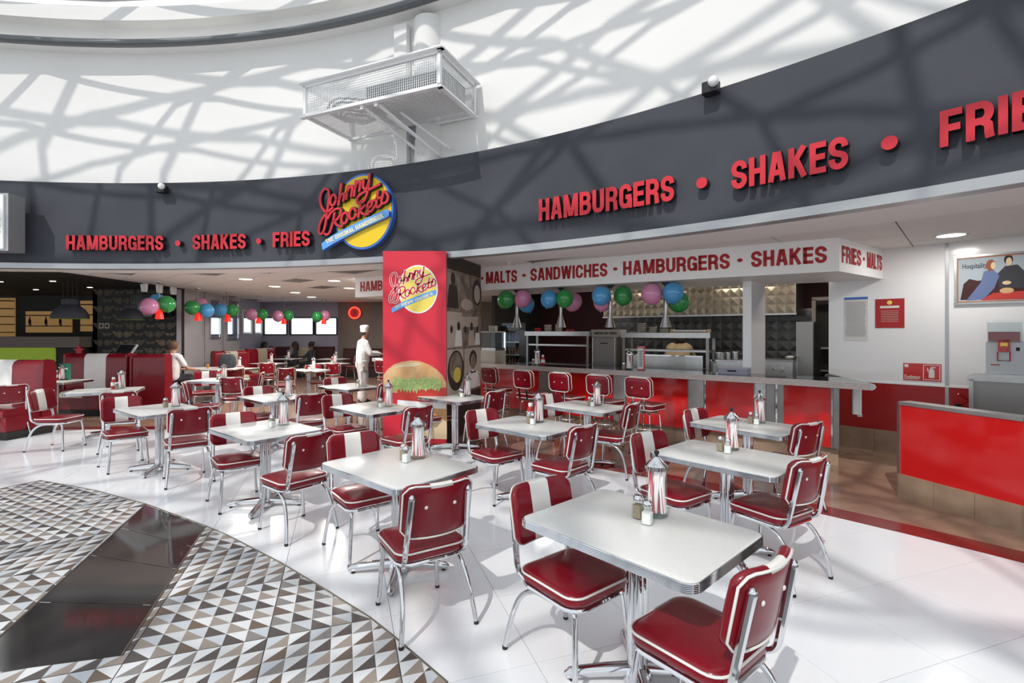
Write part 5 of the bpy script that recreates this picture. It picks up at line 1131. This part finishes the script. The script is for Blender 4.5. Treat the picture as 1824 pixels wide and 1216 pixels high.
# counter top condiments
def on_counter(proto, px, w_, lab, grp): c, _s = K(px, w_); place(proto, USED, (c.x, c.y, 1.0785), .3, lab, grp)
on_counter(straw0, 957, .22, 'glass straw dispenser on the counter behind the second stool', 'straw dispensers'); on_counter(ket0, 967, .22, 'red ketchup bottle on the counter behind the second stool', 'ketchup bottles'); on_counter(pepper0, 950, .22, 'pepper shaker on the counter behind the second stool', 'pepper shakers')
on_counter(straw0, 1121, .25, 'glass straw dispenser on the counter beside the menu holder', 'straw dispensers'); on_counter(pepper0, 1111, .22, 'pepper shaker on the counter beside the menu holder', 'pepper shakers')
c, _s = K(1142, .30); mh = thing('menu_holder', 'upright red and white menu card holder on the counter', 'menu holder', (c.x, c.y, 1.0785), KR + .5); MB().box((0, 0, .19), (.11, .05, .38)).build('card', 'paper', mh, False); MB().box((0, -.028, .365), (.11, .006, .03)).box((.045, -.028, .18), (.02, .006, .36)).box((0, -.028, .01), (.11, .006, .02)).build('red_border', 'red_panel', mh, False); b = MB()
for k in range(12): b.box((-.01, -.028, .06 + k * .022), (.06 + .02 * math.sin(k * 3), .004, .008))
b.build('print_lines', 'ink', mh, False)['kind'] = 'stuff'; MB().box((0, 0, .005), (.14, .09, .01)).build('foot', 'glass_smoke', mh, False)
# ================================================================== BOOTHS
def booth(label, loc, rz, W, Hb, seat=True, c1='vinyl_red', c2='vinyl_white', stripe=True):
    t = thing('booth_bench', label, 'booth', loc, rz, 'upholstered booth benches'); x = W / 2; st = W * .17
    for x0, x1, m in ((-x + .04, -st, c1), (-st, st, c2), (st, x - .04, c1)):
        b = MB(); n = x1 - x0; cx = (x0 + x1) / 2; pr_ = [(-.06, .46), (-.075, .60), (-.06, Hb - .10), (-.03, Hb - .03), (.03, Hb), (.09, Hb - .02), (.12, Hb - .08), (.12, .1), (-.0, .1)]
        b.rings([[(xx, y, z) for y, z in pr_] for xx in (x0, x1)]); b.build('back_cushion', m, t, True, ang=50)
        if seat: b = MB(); b.rings([[(xx, y, z) for y, z in ((-.60, .36), (-.61, .43), (-.57, .475), (-.3, .485), (-.05, .47), (-.05, .36))] for xx in (x0, x1)]); b.build('seat_cushion', m, t, True, ang=50)
    if seat: MB().box((0, -.30, .23), (W - .06, .54, .26)).build('front_panel', c1, t, False)
    for sx in (-1, 1):
        b = MB(); pr_ = [(-.07, .12), (-.09, .5), (-.06, Hb - .02), (.0, Hb + .015), (.10, Hb), (.14, Hb - .1), (.14, .12)]
        b.rings([[(sx * x - sx * .04, y, z) for y, z in pr_], [(sx * x, y, z) for y, z in pr_]]); b.build('end_panel', c1, t, True, ang=50)
    MB().box((0, -.25 if seat else .03, .06), (W, .66 if seat else .18, .12)).build('plinth', 'black', t, False); return t
booth('red booth bench with white stripe cut off by the left edge', (-8.72, 8.45, 0), math.radians(-10), 1.95, 1.22)
booth('red booth bench with white stripe facing the camera, left', (-8.86, 10.6, 0), math.radians(-4), 1.44, 1.23)
booth('bright red booth back in front of the man in the white shirt', (-7.66, 10.56, 0), math.radians(180 - 4), .78, 1.22, True, 'vinyl_red', 'vinyl_red')
booth('dark red booth end right of the backpack', (-8.05, 14.2, 0), math.radians(60), 1.0, 1.15, True, 'vinyl_red', 'vinyl_beige')
booth('beige striped dark booth along the pale side wall, nearest', (-8.55, 15.6, 0), math.radians(80), 1.4, 1.12, True, 'vinyl_red', 'vinyl_beige')
booth('beige striped dark booth along the pale side wall, farther', (-8.75, 17.3, 0), math.radians(80), 1.4, 1.12, True, 'vinyl_red', 'vinyl_beige')
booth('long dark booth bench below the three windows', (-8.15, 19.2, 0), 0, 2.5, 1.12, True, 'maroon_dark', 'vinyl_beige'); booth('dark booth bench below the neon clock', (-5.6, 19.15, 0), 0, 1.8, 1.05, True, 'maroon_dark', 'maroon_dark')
# ================================================================== LEFT BAR ROOM
p = aty(125, 568, 11.2)
def bell(label, px, yb, Y, r):
    p = aty(px, yb, Y); t = thing('bell_pendant', label, 'pendant lamp', p, 0, 'dark bell pendants in the bar'); prof = [(r, 0), (r * .99, .02), (r * .93, r * .3), (r * .78, r * .58), (r * .52, r * .82), (r * .42, r * .90), (r * .44, r * .94), (r * .44, r * 1.25), (r * .2, r * 1.3)]
    MB().lathe(prof, 28, cap=False).build('shade', 'fascia', t); MB().lathe([(r * 1.0, -.008), (r * .97, .0)], 28, cap=False).build('green_rim', 'lime_print', t)
    for k in range(4): a = k * PI / 2 + .4; MB().tube([(r * .35 * math.cos(a), r * .35 * math.sin(a), r * 1.27), (r * .35 * math.cos(a), r * .35 * math.sin(a), ZC - .04 - p.z)], .006, 5).build('suspension_wire', 'black', t)
bell('large dark bell pendant lamp hanging in the bar at the left', 125, 567, 11.0, .34); bell('dark bell pendant lamp in front of the winged wallpaper', 233, 569, 12.6, .30)
bar = thing('bar_counter', 'grey bar counter with glowing lime green strip at the left', 'bar counter', (-14.45, 13.1, 0)); MB().box((0, .3, .64), (6.1, .6, 1.28)).build('body', 'dark_wall', bar, False); MB().box((0, .25, 1.425), (6.3, .8, .28)).build('top', 'brown_wall', bar, False); MB().box((.2, -.015, 1.08), (4.4, .03, .34)).build('lime_panel', 'lime', bar, False); MB().box((.2, -.03, 1.262), (4.4, .03, .03)).build('light_strip', 'lime', bar, False)
def niche(label, px0, px1, y0, y1, ns):
    a, b_ = aty(px0, y0, 15.36), aty(px1, y1, 15.36); W_, H_ = b_.x - a.x, a.z - b_.z; t = thing('lit_shelf_niche', label, 'shelf', ((a.x + b_.x) / 2, 15.36, b_.z), 0, 'amber lit bar shelves'); MB().box((0, .12, H_ / 2), (W_, .04, H_)).build('back_panel', 'amber', t, False)
    for k in range(ns): MB().box((0, 0, H_ * (k + .6) / ns), (W_, .22, .025)).build('shelf', 'dark_wall', t, False)
    return t, W_, H_
niche('amber lit shelf niche cut off by the left edge', -60, 20, 530, 600, 5); t, W_, H_ = niche('wide amber lit shelf niche behind the large bell pendant', 40, 122, 554, 592, 2); niche('narrow amber lit shelf niche beside the wallpaper wall', 138, 166, 535, 590, 3)
bm_ = MB().lathe([(.035, 0), (.035, .16), (.013, .22), (.013, .28)], 10).mesh('bar_bottle', 'black_gloss')
for k, fx in enumerate((-.30, .05, .36)): o = obj('bar_bottle', bm_, None, (t.location.x + fx * W_, 15.30, t.location.z + H_ * .3 + .0135)); tag(o, 'dark bottle on the wide amber shelf, %s' % ('left', 'middle', 'right')[k], 'bottle', 'bottles on the amber shelf')
for n_, (px, py) in enumerate(((0, 502), (94, 501), (64, 516), (160, 512))):
    p = at(px, py, ZC - .045); t = thing('bar_downlight', 'small downlight in the black bar ceiling, %s' % ('at the left edge', 'nearest the pendant wires', 'farthest back', 'nearest the wallpaper')[n_], 'downlight', p, 0, 'downlights in the bar'); MB().lathe([(.055, 0), (.055, .01)], 14).build('lens', 'lamp_warm', t); MB().lathe([(.075, .003), (.075, .012), (.056, .012), (.056, .003)], 14, cap=False).build('ring', 'black', t)
tv = thing('wall_television', 'dark television on the winged wallpaper wall', 'television', (aty(268, 548, 13.2).x, 13.2, aty(268, 568, 13.2).z)); MB().box((0, .02, .35), (1.08, .05, .62)).build('case', 'black', tv, False); MB().box((0, -.008, .35), (1.03, .01, .57)).build('screen', 'black_gloss', tv, False); MB().box((0, .06, .35), (.3, .05, .2)).build('bracket', 'black', tv, False)
for k, px in enumerate((181, 191)):
    p = aty(px, 580, 13.28); t = thing('wall_socket', 'white framed wall socket on the wallpaper, %s one' % ('left', 'right')[k], 'socket', p, 0, 'wall sockets'); MB().box((0, 0, 0), (.12, .015, .14)).build('plate', 'bowl', t, False); MB().box((0, -.01, 0), (.06, .01, .08)).build('insert', 'black', t, False)
for k, (px, py) in enumerate(((257, 503), (284, 506), (309, 512))):
    p = aty(px, py, (11.9, 12.3, 12.8)[k]); t = thing('ceiling_speaker', 'white cylindrical ceiling spotlight above the wallpaper, %s' % ('left', 'middle', 'right')[k], 'spotlight', (p.x, p.y, ZC - .21), 0, 'cylindrical spotlights'); MB().lathe([(.055, 0), (.065, .03), (.08, .20)], 18).build('body', 'gloss_white', t); MB().lathe([(.045, -.001), (.045, .004)], 16).build('lens', 'grout', t)
p = aty(205, 620, 9.6); mon = thing('touch_monitor', 'tilted grey touch screen behind the striped booth', 'monitor', (-9.0, 11.35, .93), math.radians(-15)); Mx = Matrix.Rotation(math.radians(-35), 4, 'X'); MB().box((0, 0, .32), (.50, .05, .30)).xform(Matrix.Translation((0, 0, .12)) @ Mx @ Matrix.Translation((0, 0, -.05))).build('case', 'trim_grey', mon, False); MB().box((0, -.03, .32), (.44, .01, .25)).xform(Matrix.Translation((0, 0, .12)) @ Mx @ Matrix.Translation((0, 0, -.05))).build('screen', 'black_gloss', mon, False); MB().tube([(0, .1, -.93), (0, .1, .25)], .04, 10).build('post', 'steel_dark', mon); MB().lathe([(.2, -.93), (.2, -.90)], 20, (0, .1, 0)).build('base', 'steel_dark', mon)
gc = thing('green_card_holder', 'green menu card standing behind the left booth', 'menu card', (-8.78, 9.62, .7565), .1); MB().box((.1, 0, .16), (.2, .012, .32)).build('card', 'green_card', gc, False); MB().box((.1, -.008, .22), (.10, .004, .03)).build('white_print', 'paper', gc, False); MB().box((.1, 0, .01), (.12, .08, .02)).build('foot', 'black', gc, False)
p = aty(140, 624, 12.93); st = MB()
sp_ = [(.16 * (1 if k % 2 == 0 else .42) * math.sin(k * PI / 5), .16 * (1 if k % 2 == 0 else .42) * math.cos(k * PI / 5)) for k in range(10)]
st.add([(x, 0, z) for x, z in sp_] + [(x, .03, z) for x, z in sp_], [tuple(range(9, -1, -1)), tuple(range(10, 20))] + [(k, (k + 1) % 10, 10 + (k + 1) % 10, 10 + k) for k in range(10)]); tag(st.build('red_star', 'red_face', None, False, loc=(p.x, 12.93, p.z)), 'small red star on the bar counter front', 'star')
# ================================================================== RED PENDANTS WITH BALLOONS IN THE SHOP
clusters = [(284, 568, 11.3, ((266, 546, 'pink'), (297, 542, 'green'), (280, 538, 'blue'))), (353, 571, 13.0, ((343, 548, 'green'), (368, 553, 'blue'), (357, 543, 'pink'))), (406, 573, 14.5, ((393, 552, 'blue'), (413, 553, 'green'))), (461, 576, 16.0, ((448, 560, 'pink'), (466, 560, 'green'))), (506, 577, 17.0, ((495, 563, 'pink'), (513, 562, 'green'))), (577, 577, 17.6, ((565, 564, 'green'), (579, 562, 'pink')))]
cn = ('nearest, before the dark wallpaper', 'second, before the pale wall', 'third, before the mirrors', 'fourth, at the left window', 'fifth, between the windows', 'sixth, at the right window')
for n_, (px, yb, Y, bl) in enumerate(clusters):
    p = aty(px, yb, Y); t = thing('red_pendant', 'glowing red cone pendant, %s' % cn[n_], 'pendant lamp', p, 0, 'red pendants in the shop'); MB().lathe([(.088, 0), (.075, .10), (.045, .22), (.02, .25)], 18, cap=False).build('shade', 'lamp_red', t); MB().tube([(0, 0, .24), (0, 0, ZC - .01 - p.z)], .005, 5).build('cord', 'trim_grey', t); MB().ball((0, 0, ZC - .02 - p.z), (.075, .075, .05)).build('ceiling_rose', 'chrome', t)
    for i, (bx, by, cl) in enumerate(bl):
        q_ = aty(bx, by, Y - .15 + .25 * i); balloon('%s balloon at the red pendant %s' % (cl, cn[n_]), q_, (14.5 * 11.3 if n_ == 0 else 11.5 * 14.0) / F, cl, (random.uniform(-.6, .6), random.uniform(-.6, .6), 0), 'balloons in the shop')
ck = aty(632, 557, YB - .1); t = thing('neon_clock', 'round clock with glowing red neon ring on the back wall', 'clock', ck); 
MB().tube([(.215 * math.cos(k * PI / 14), -.03, .215 * math.sin(k * PI / 14)) for k in range(28)], .028, 8, closed=True).build('neon_ring', 'neon', t); MB().rings([[(.25 * math.cos(k * PI / 14), y, .25 * math.sin(k * PI / 14)) for k in range(28)] for y in (0, .06)]).build('case', 'black', t); MB().rings([[(.185 * math.cos(k * PI / 14), y, .185 * math.sin(k * PI / 14)) for k in range(28)] for y in (-.01, .0)]).build('dial', 'ketchup', t); MB().box((0, -.02, .06), (.012, .01, .12)).box((.05, -.02, 0), (.10, .01, .012)).build('hands', 'black', t, False)
# ================================================================== PEOPLE
def cap_mesh(b, a, c, ra, rb, n=12):
    a, c = Vector(a), Vector(c); t = c - a; L_ = t.length
    if L_ < 1e-5: t = Vector((0, 0, 1)); L_ = 1e-5
    t = t.normalized(); pts_, rr = [], []
    for k in range(0, 5): q_ = PI / 2 * k / 4; pts_.append(a - t * ra * math.cos(q_)); rr.append(max(ra * math.sin(q_), .0008))
    for k in range(0, 5): q_ = PI / 2 * k / 4; pts_.append(c + t * rb * math.sin(q_)); rr.append(max(rb * math.cos(q_), .0008))
    b.tube(pts_, rr, n)
def seg_d(p, a, c, ra, rb):
    ab = c - a; l2 = ab.length_squared; t = 0 if l2 < 1e-9 else max(0, min(1, (p - a).dot(ab) / l2)); return (p - a - ab * t).length - (ra + (rb - ra) * t)
def person(label, loc, rz, prims, mats, voxel=.014, parts=(), smooth=6, cat='person'):
    """prims: (a, b, ra, rb, material index); fused to one continuous body surface"""
    t = thing('person', label, cat, loc, rz)
    b = MB()
    for a, c, ra, rb, mi in prims: cap_mesh(b, a, c, ra, rb)
    me = b.mesh('body', mats, False); o = bpy.data.objects.new('body', me); COL.objects.link(o)
    m = o.modifiers.new('r', 'REMESH'); m.mode = 'VOXEL'; m.voxel_size = voxel; s_ = o.modifiers.new('s', 'SMOOTH'); s_.iterations = smooth; s_.factor = .5
    dg = bpy.context.evaluated_depsgraph_get(); dg.update(); nm = bpy.data.meshes.new_from_object(o.evaluated_get(dg)); bpy.data.objects.remove(o); bpy.data.meshes.remove(me)
    nm.name = 'body'; nm.materials.clear()
    for k in mats: nm.materials.append(MATS[k])
    P_ = [(Vector(a), Vector(c), ra, rb, mi) for a, c, ra, rb, mi in prims]; idx = []
    for p in nm.polygons:
        c = p.center; idx.append(min(P_, key=lambda q_: seg_d(c, q_[0], q_[1], q_[2], q_[3]))[4])
    nm.polygons.foreach_set('material_index', idx); nm.polygons.foreach_set('use_smooth', [True] * len(idx)); nm.update()
    obj('body', nm, t)
    for nm_, bb, mm in parts: bb.build(nm_, mm, t)
    return t
def head_prims(c, f=(1, 0), s_=1.0, skin=0):
    """head at c looking along f; eyes are added as parts"""
    c = Vector(c); fx = Vector((f[0], f[1], 0)).normalized(); sd = Vector((-fx.y, fx.x, 0)); up = Vector((0, 0, 1)); out = []
    out.append((c + up * .035 - fx * .015, c + up * .035 + fx * .015, .088 * s_, .085 * s_, skin)); out.append((c + fx * .02 - up * .03, c + fx * .035 - up * .085, .068 * s_, .042 * s_, skin)); out.append((c - up * .05 - fx * .02, c - up * .17 - fx * .03, .058 * s_, .062 * s_, skin))
    out.append((c + fx * .088, c + fx * .108 - up * .03, .010, .015, skin))
    for k in (-1, 1): out.append((c + sd * .084 * k + up * .015, c + sd * .086 * k - up * .025, .016, .011, skin))
    return out
def face_parts(c, f=(1, 0)):
    c = Vector(c); fx = Vector((f[0], f[1], 0)).normalized(); sd = Vector((-fx.y, fx.x, 0)); e = MB(); m = MB()
    for k in (-1, 1): e.ball(c + fx * .088 + sd * .032 * k + Vector((0, 0, .018)), .009, 8, 6)
    m.ball(c + fx * .088 - Vector((0, 0, .062)), (.010, .022, .006), 8, 6)
    return [('eyes', e, 'ink'), ('mouth', m, 'tomato')]
def hand_prims(wr, d, up, skin=0, curl=.5):
    """palm and five bent fingers from the wrist along d; up is the back of the hand"""
    wr, d, up = Vector(wr), Vector(d).normalized(), Vector(up).normalized(); sd = d.cross(up).normalized(); out = []
    for k, off in enumerate((-.030, -.010, .010, .029)):
        r0 = wr + sd * off * .8 + d * .02; kn = wr + sd * off + d * .085; out.append((r0, kn, .014, .012, skin)); ln = (.058, .072, .076, .066)[k]
        m_ = kn + (d * math.cos(curl) - up * math.sin(curl)) * ln * .55; e = m_ + (d * math.cos(curl * 2) - up * math.sin(curl * 2)) * ln * .5; out += [(kn, m_, .0095, .009, skin), (m_, e, .009, .0075, skin)]
    tb = wr + sd * .028 + d * .03; tm = tb + (sd * .6 + d * .7 - up * .3).normalized() * .045; out += [(tb, tm, .013, .011, skin), (tm, tm + (d * .8 - up * .5).normalized() * .035, .011, .008, skin)]
    return out
# ---- chef in white, standing at the far end of the counter, seen from behind at an angle
S, WH = 0, 1
pr = []
for s_ in (-1, 1):
    pr += [((0, s_ * .09, 1.0), (0, s_ * .115, 1.20), .142, .135, WH), ((0, s_ * .115, 1.20), (.01, s_ * .125, 1.40), .135, .115, WH), ((-.01, s_ * .12, 1.42), (.02, s_ * .215, 1.42), .095, .085, WH)]
    pr += [((-.02, s_ * .10, .97), (.02, s_ * .115, .55), .128, .098, WH), ((.02, s_ * .115, .55), (-.02, s_ * .12, .10), .098, .085, WH)]
pr += [((0, 0, 1.05), (0, 0, 1.42), .12, .11, WH)]
pr += [((.02, -.225, 1.42), (.12, -.29, 1.18), .078, .064, WH), ((.12, -.29, 1.18), (.36, -.19, 1.16), .062, .046, WH), ((.02, .225, 1.42), (.16, .27, 1.18), .078, .064, WH), ((.16, .27, 1.18), (.38, .14, 1.18), .062, .046, WH)]
pr += hand_prims((.37, -.187, 1.16), (1, .25, -.05), (0, -.2, 1), S, .55) + hand_prims((.39, .137, 1.18), (1, -.3, -.1), (0, .2, 1), S, .6)
hc = (.06, 0, 1.655); pr += head_prims(hc, (1, .1), 1.0, S)
for s_ in (-1, 1): pr += [((-.05, s_ * .11, .045), (.13, s_ * .125, .035), .045, .036, 2)]
hat = MB(); hat.lathe([(.098, .03), (.101, .035), (.099, .115), (.104, .118), (.11, .15), (.10, .185), (.06, .20), (.01, .195)], 24, (hc[0] - .015, 0, hc[2]))
for k in range(9): a = k * .7; hat.tube([(hc[0] - .015 + .05 * math.cos(a), .05 * math.sin(a), hc[2] + .19), (hc[0] - .015 + .108 * math.cos(a), .108 * math.sin(a), hc[2] + .155)], .012, 5)
hairb = MB().rings([[(hc[0] - .02 + r * math.cos(PI * .42 + k * PI * 1.16 / 11) * 1.0, r * .97 * math.sin(PI * .42 + k * PI * 1.16 / 11), hc[2] + z) for k in range(12)] for r, z in ((.086, -.035), (.096, -.0), (.097, .045))], cap=False)
apr = MB().tube([(.142 * math.cos(k * PI / 12), .232 * math.sin(k * PI / 12), 1.0) for k in range(24)], .012, 6, closed=True)
tie = MB().tube([(-.142, .0, 1.0), (-.158, -.03, .93), (-.158, -.04, .84)], .010, 5).tube([(-.142, .0, 1.0), (-.158, .03, .94), (-.158, .035, .87)], .010, 5)
person('chef in white uniform and paper cap working at the counter end', (-3.60, 11.95, 0), math.radians(28), pr, ['skin', 'cloth_white', 'black'], .012, [('cap', hat, 'cloth_white'), ('hair', hairb, 'hair'), ('apron_band', apr, 'cloth_white'), ('apron_strings', tie, 'cloth_white')] + face_parts(hc, (1, .1)), 5)
bwl = tag(MB().lathe([(.04, 0), (.10, .02), (.135, .07), (.14, .11), (.132, .11), (.09, .03), (.01, .02)], 24).build('mixing_bowl', 'steel', None, loc=(-2.93, 11.93, 1.0785)), 'steel mixing bowl on the counter in front of the chef', 'bowl')
# ---- man in a white T-shirt sitting behind the bright red booth
pr = []; zs = .60
for s_ in (-1, 1):
    pr += [((0, s_ * .09, zs + .10), (.02, s_ * .115, zs + .30), .125, .118, WH), ((.02, s_ * .115, zs + .30), (.07, s_ * .12, zs + .52), .118, .10, WH), ((.06, s_ * .12, zs + .53), (.06, s_ * .20, zs + .52), .085, .078, WH)]
    pr += [((.02, s_ * .10, zs + .06), (.42, s_ * .12, zs + .06), .10, .075, 2), ((.42, s_ * .12, zs + .05), (.40, s_ * .12, .10), .072, .05, 2), ((.38, s_ * .12, .045), (.52, s_ * .13, .04), .042, .035, 3)]
pr += [((.02, 0, zs + .15), (.06, 0, zs + .50), .12, .11, WH)]
pr += [((.06, -.21, zs + .51), (.12, -.27, zs + .36), .068, .060, WH), ((.12, -.27, zs + .36), (.18, -.31, zs + .27), .046, .042, S), ((.18, -.31, zs + .27), (.42, -.27, zs + .23), .040, .030, S), ((.06, .21, zs + .51), (.14, .26, zs + .36), .068, .060, WH), ((.14, .26, zs + .36), (.20, .28, zs + .27), .046, .042, S), ((.20, .28, zs + .27), (.40, .12, zs + .24), .040, .030, S)]
pr += hand_prims((.42, -.27, zs + .23), (1, .2, 0), (0, 0, 1), S, .4) + hand_prims((.40, .12, zs + .24), (1, -.3, 0), (0, 0, 1), S, .4)
hc = (.12, 0, zs + .75); pr += head_prims(hc, (1, -.2), 1.0, S)
hb = MB().rings([[(hc[0] - .012 + r * 1.02 * math.cos(PI * .38 + k * PI * 1.24 / 13), r * math.sin(PI * .38 + k * PI * 1.24 / 13), hc[2] + z) for k in range(14)] for r, z in ((.080, -.045), (.096, -.0), (.099, .05), (.085, .10), (.045, .128), (.004, .134))], cap=False)
hb.lathe([(.094, .055), (.086, .095), (.05, .127), (.004, .134)], 20, (hc[0] - .0, 0, hc[2]))
person('man in white T-shirt seen from behind sitting in the booth', (-7.62, 11.02, 0), math.radians(78), pr, ['skin', 'cloth_white', 'cloth_dark', 'black'], .013, [('hair', hb, 'hair_brown')] + face_parts(hc, (1, -.2)), 5)
# table, backpack and drink of that man
bt_ = thing('booth_table', 'grey booth table in front of the man in the white shirt', 'table', (-7.2, 11.95, 0), math.radians(10)); MB().rings([[(x, y, z) for x, y in rrect(1.2, .66, .05, 4)] for z in (.79, .825)]).build('tabletop', 'laminate', bt_); MB().tube([(0, 0, .03), (0, 0, .79)], .05, 12).build('pedestal', 'chrome', bt_); MB().lathe([(.25, 0), (.24, .03), (.06, .05)], 20).build('base', 'chrome', bt_)
bk = thing('backpack', 'black backpack lying on the booth table', 'backpack', (-6.88, 11.98, .8265), .3); b = MB(); b.rings([[(x * k_, y * k_, z) for x, y in rrect(.36, .26, .09, 5)] for k_, z in ((.85, 0), (1, .04), (1.02, .16), (.92, .26), (.66, .32), (.3, .335))]); b.build('sack', 'cloth_dark', bk); MB().rings([[(x * k_, y - .15, z) for x, y in rrect(.26, .06, .03, 4)] for k_, z in ((.9, .02), (1, .05), (.95, .17), (.8, .19))]).build('front_pocket', 'cloth_dark', bk); MB().tube([(-.06, 0, .325), (-.05, 0, .37), (.05, 0, .37), (.06, 0, .325)], .010, 6).build('top_loop', 'black', bk)
for s_ in (-1, 1): MB().tube([(s_ * .10, .13, .28), (s_ * .13, .19, .16), (s_ * .11, .14, .03)], .016, 6, flat=.5).build('shoulder_strap', 'black', bk)
bg_ = thing('beer_glass', 'glass of amber drink beside the backpack', 'glass', (-7.24, 11.80, .8265)); MB().lathe([(.030, 0), (.038, .12)], 14, cap=False).build('glass', 'glass', bg_); mat('beer', (.45, .22, .03), .2); MB().lathe([(.028, .005), (.035, .10)], 14).build('drink', 'beer', bg_)
# ---- three seated guests in silhouette before the windows
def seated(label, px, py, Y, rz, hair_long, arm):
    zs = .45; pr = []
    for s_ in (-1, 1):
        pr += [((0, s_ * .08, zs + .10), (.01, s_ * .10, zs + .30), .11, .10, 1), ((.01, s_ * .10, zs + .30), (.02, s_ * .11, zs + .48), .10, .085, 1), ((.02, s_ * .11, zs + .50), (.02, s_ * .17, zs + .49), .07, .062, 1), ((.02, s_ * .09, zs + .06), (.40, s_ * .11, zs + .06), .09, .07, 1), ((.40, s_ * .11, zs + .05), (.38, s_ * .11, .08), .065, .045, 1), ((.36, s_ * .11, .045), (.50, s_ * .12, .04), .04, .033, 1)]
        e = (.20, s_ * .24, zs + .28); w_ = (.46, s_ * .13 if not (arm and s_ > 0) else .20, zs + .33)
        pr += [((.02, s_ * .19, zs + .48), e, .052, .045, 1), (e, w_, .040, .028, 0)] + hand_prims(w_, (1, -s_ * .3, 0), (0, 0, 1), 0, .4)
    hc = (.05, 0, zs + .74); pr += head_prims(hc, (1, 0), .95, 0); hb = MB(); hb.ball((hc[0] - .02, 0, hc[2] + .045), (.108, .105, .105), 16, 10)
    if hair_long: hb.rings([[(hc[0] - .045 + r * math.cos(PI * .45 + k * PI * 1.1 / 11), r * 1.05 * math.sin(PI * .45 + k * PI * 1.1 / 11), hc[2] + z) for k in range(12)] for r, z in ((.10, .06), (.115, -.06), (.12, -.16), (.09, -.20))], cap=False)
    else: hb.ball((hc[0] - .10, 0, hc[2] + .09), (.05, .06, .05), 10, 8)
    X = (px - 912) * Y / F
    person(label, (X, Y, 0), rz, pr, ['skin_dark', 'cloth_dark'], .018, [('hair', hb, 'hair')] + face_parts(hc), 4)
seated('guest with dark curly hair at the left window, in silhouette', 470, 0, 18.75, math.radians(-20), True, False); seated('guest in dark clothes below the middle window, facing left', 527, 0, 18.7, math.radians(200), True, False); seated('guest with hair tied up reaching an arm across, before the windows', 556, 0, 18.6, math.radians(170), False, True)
# ---- cook bending at the kitchen line, only the tan back shows between the shelves
pr = []
for s_ in (-1, 1): pr += [((-.05, s_ * .09, .98), (.16, s_ * .12, 1.25), .13, .125, 1), ((.16, s_ * .12, 1.25), (.30, s_ * .13, 1.38), .12, .10, 1), ((-.05, s_ * .09, .95), (0, s_ * .10, .52), .105, .075, 2), ((0, s_ * .10, .52), (-.03, s_ * .11, .1), .075, .055, 2), ((-.05, s_ * .11, .045), (.12, s_ * .12, .04), .045, .036, 2), ((.30, s_ * .19, 1.38), (.42, s_ * .26, 1.18), .065, .052, 1), ((.42, s_ * .26, 1.18), (.60, s_ * .15, 1.05), .05, .036, 0)] + hand_prims((.60, s_ * .15, 1.05), (1, -s_ * .3, -.2), (0, 0, 1), 0, .5)
pr += [((0, 0, 1.05), (.25, 0, 1.34), .13, .12, 1)]; hc = (.46, 0, 1.50); pr += head_prims(hc, (1, 0), 1, 0); hb = MB().ball((hc[0] - .01, 0, hc[2] + .04), (.10, .098, .10), 14, 10)
ck_, _s = K(1203, 2.15); person('cook in tan shirt bending over behind the right pass shelf', (ck_.x, ck_.y, 0), math.atan2(KW.y, KW.x) + .1, pr, ['skin', 'cloth_tan', 'cloth_dark'], .015, [('hair', hb, 'hair')] + face_parts(hc), 5)
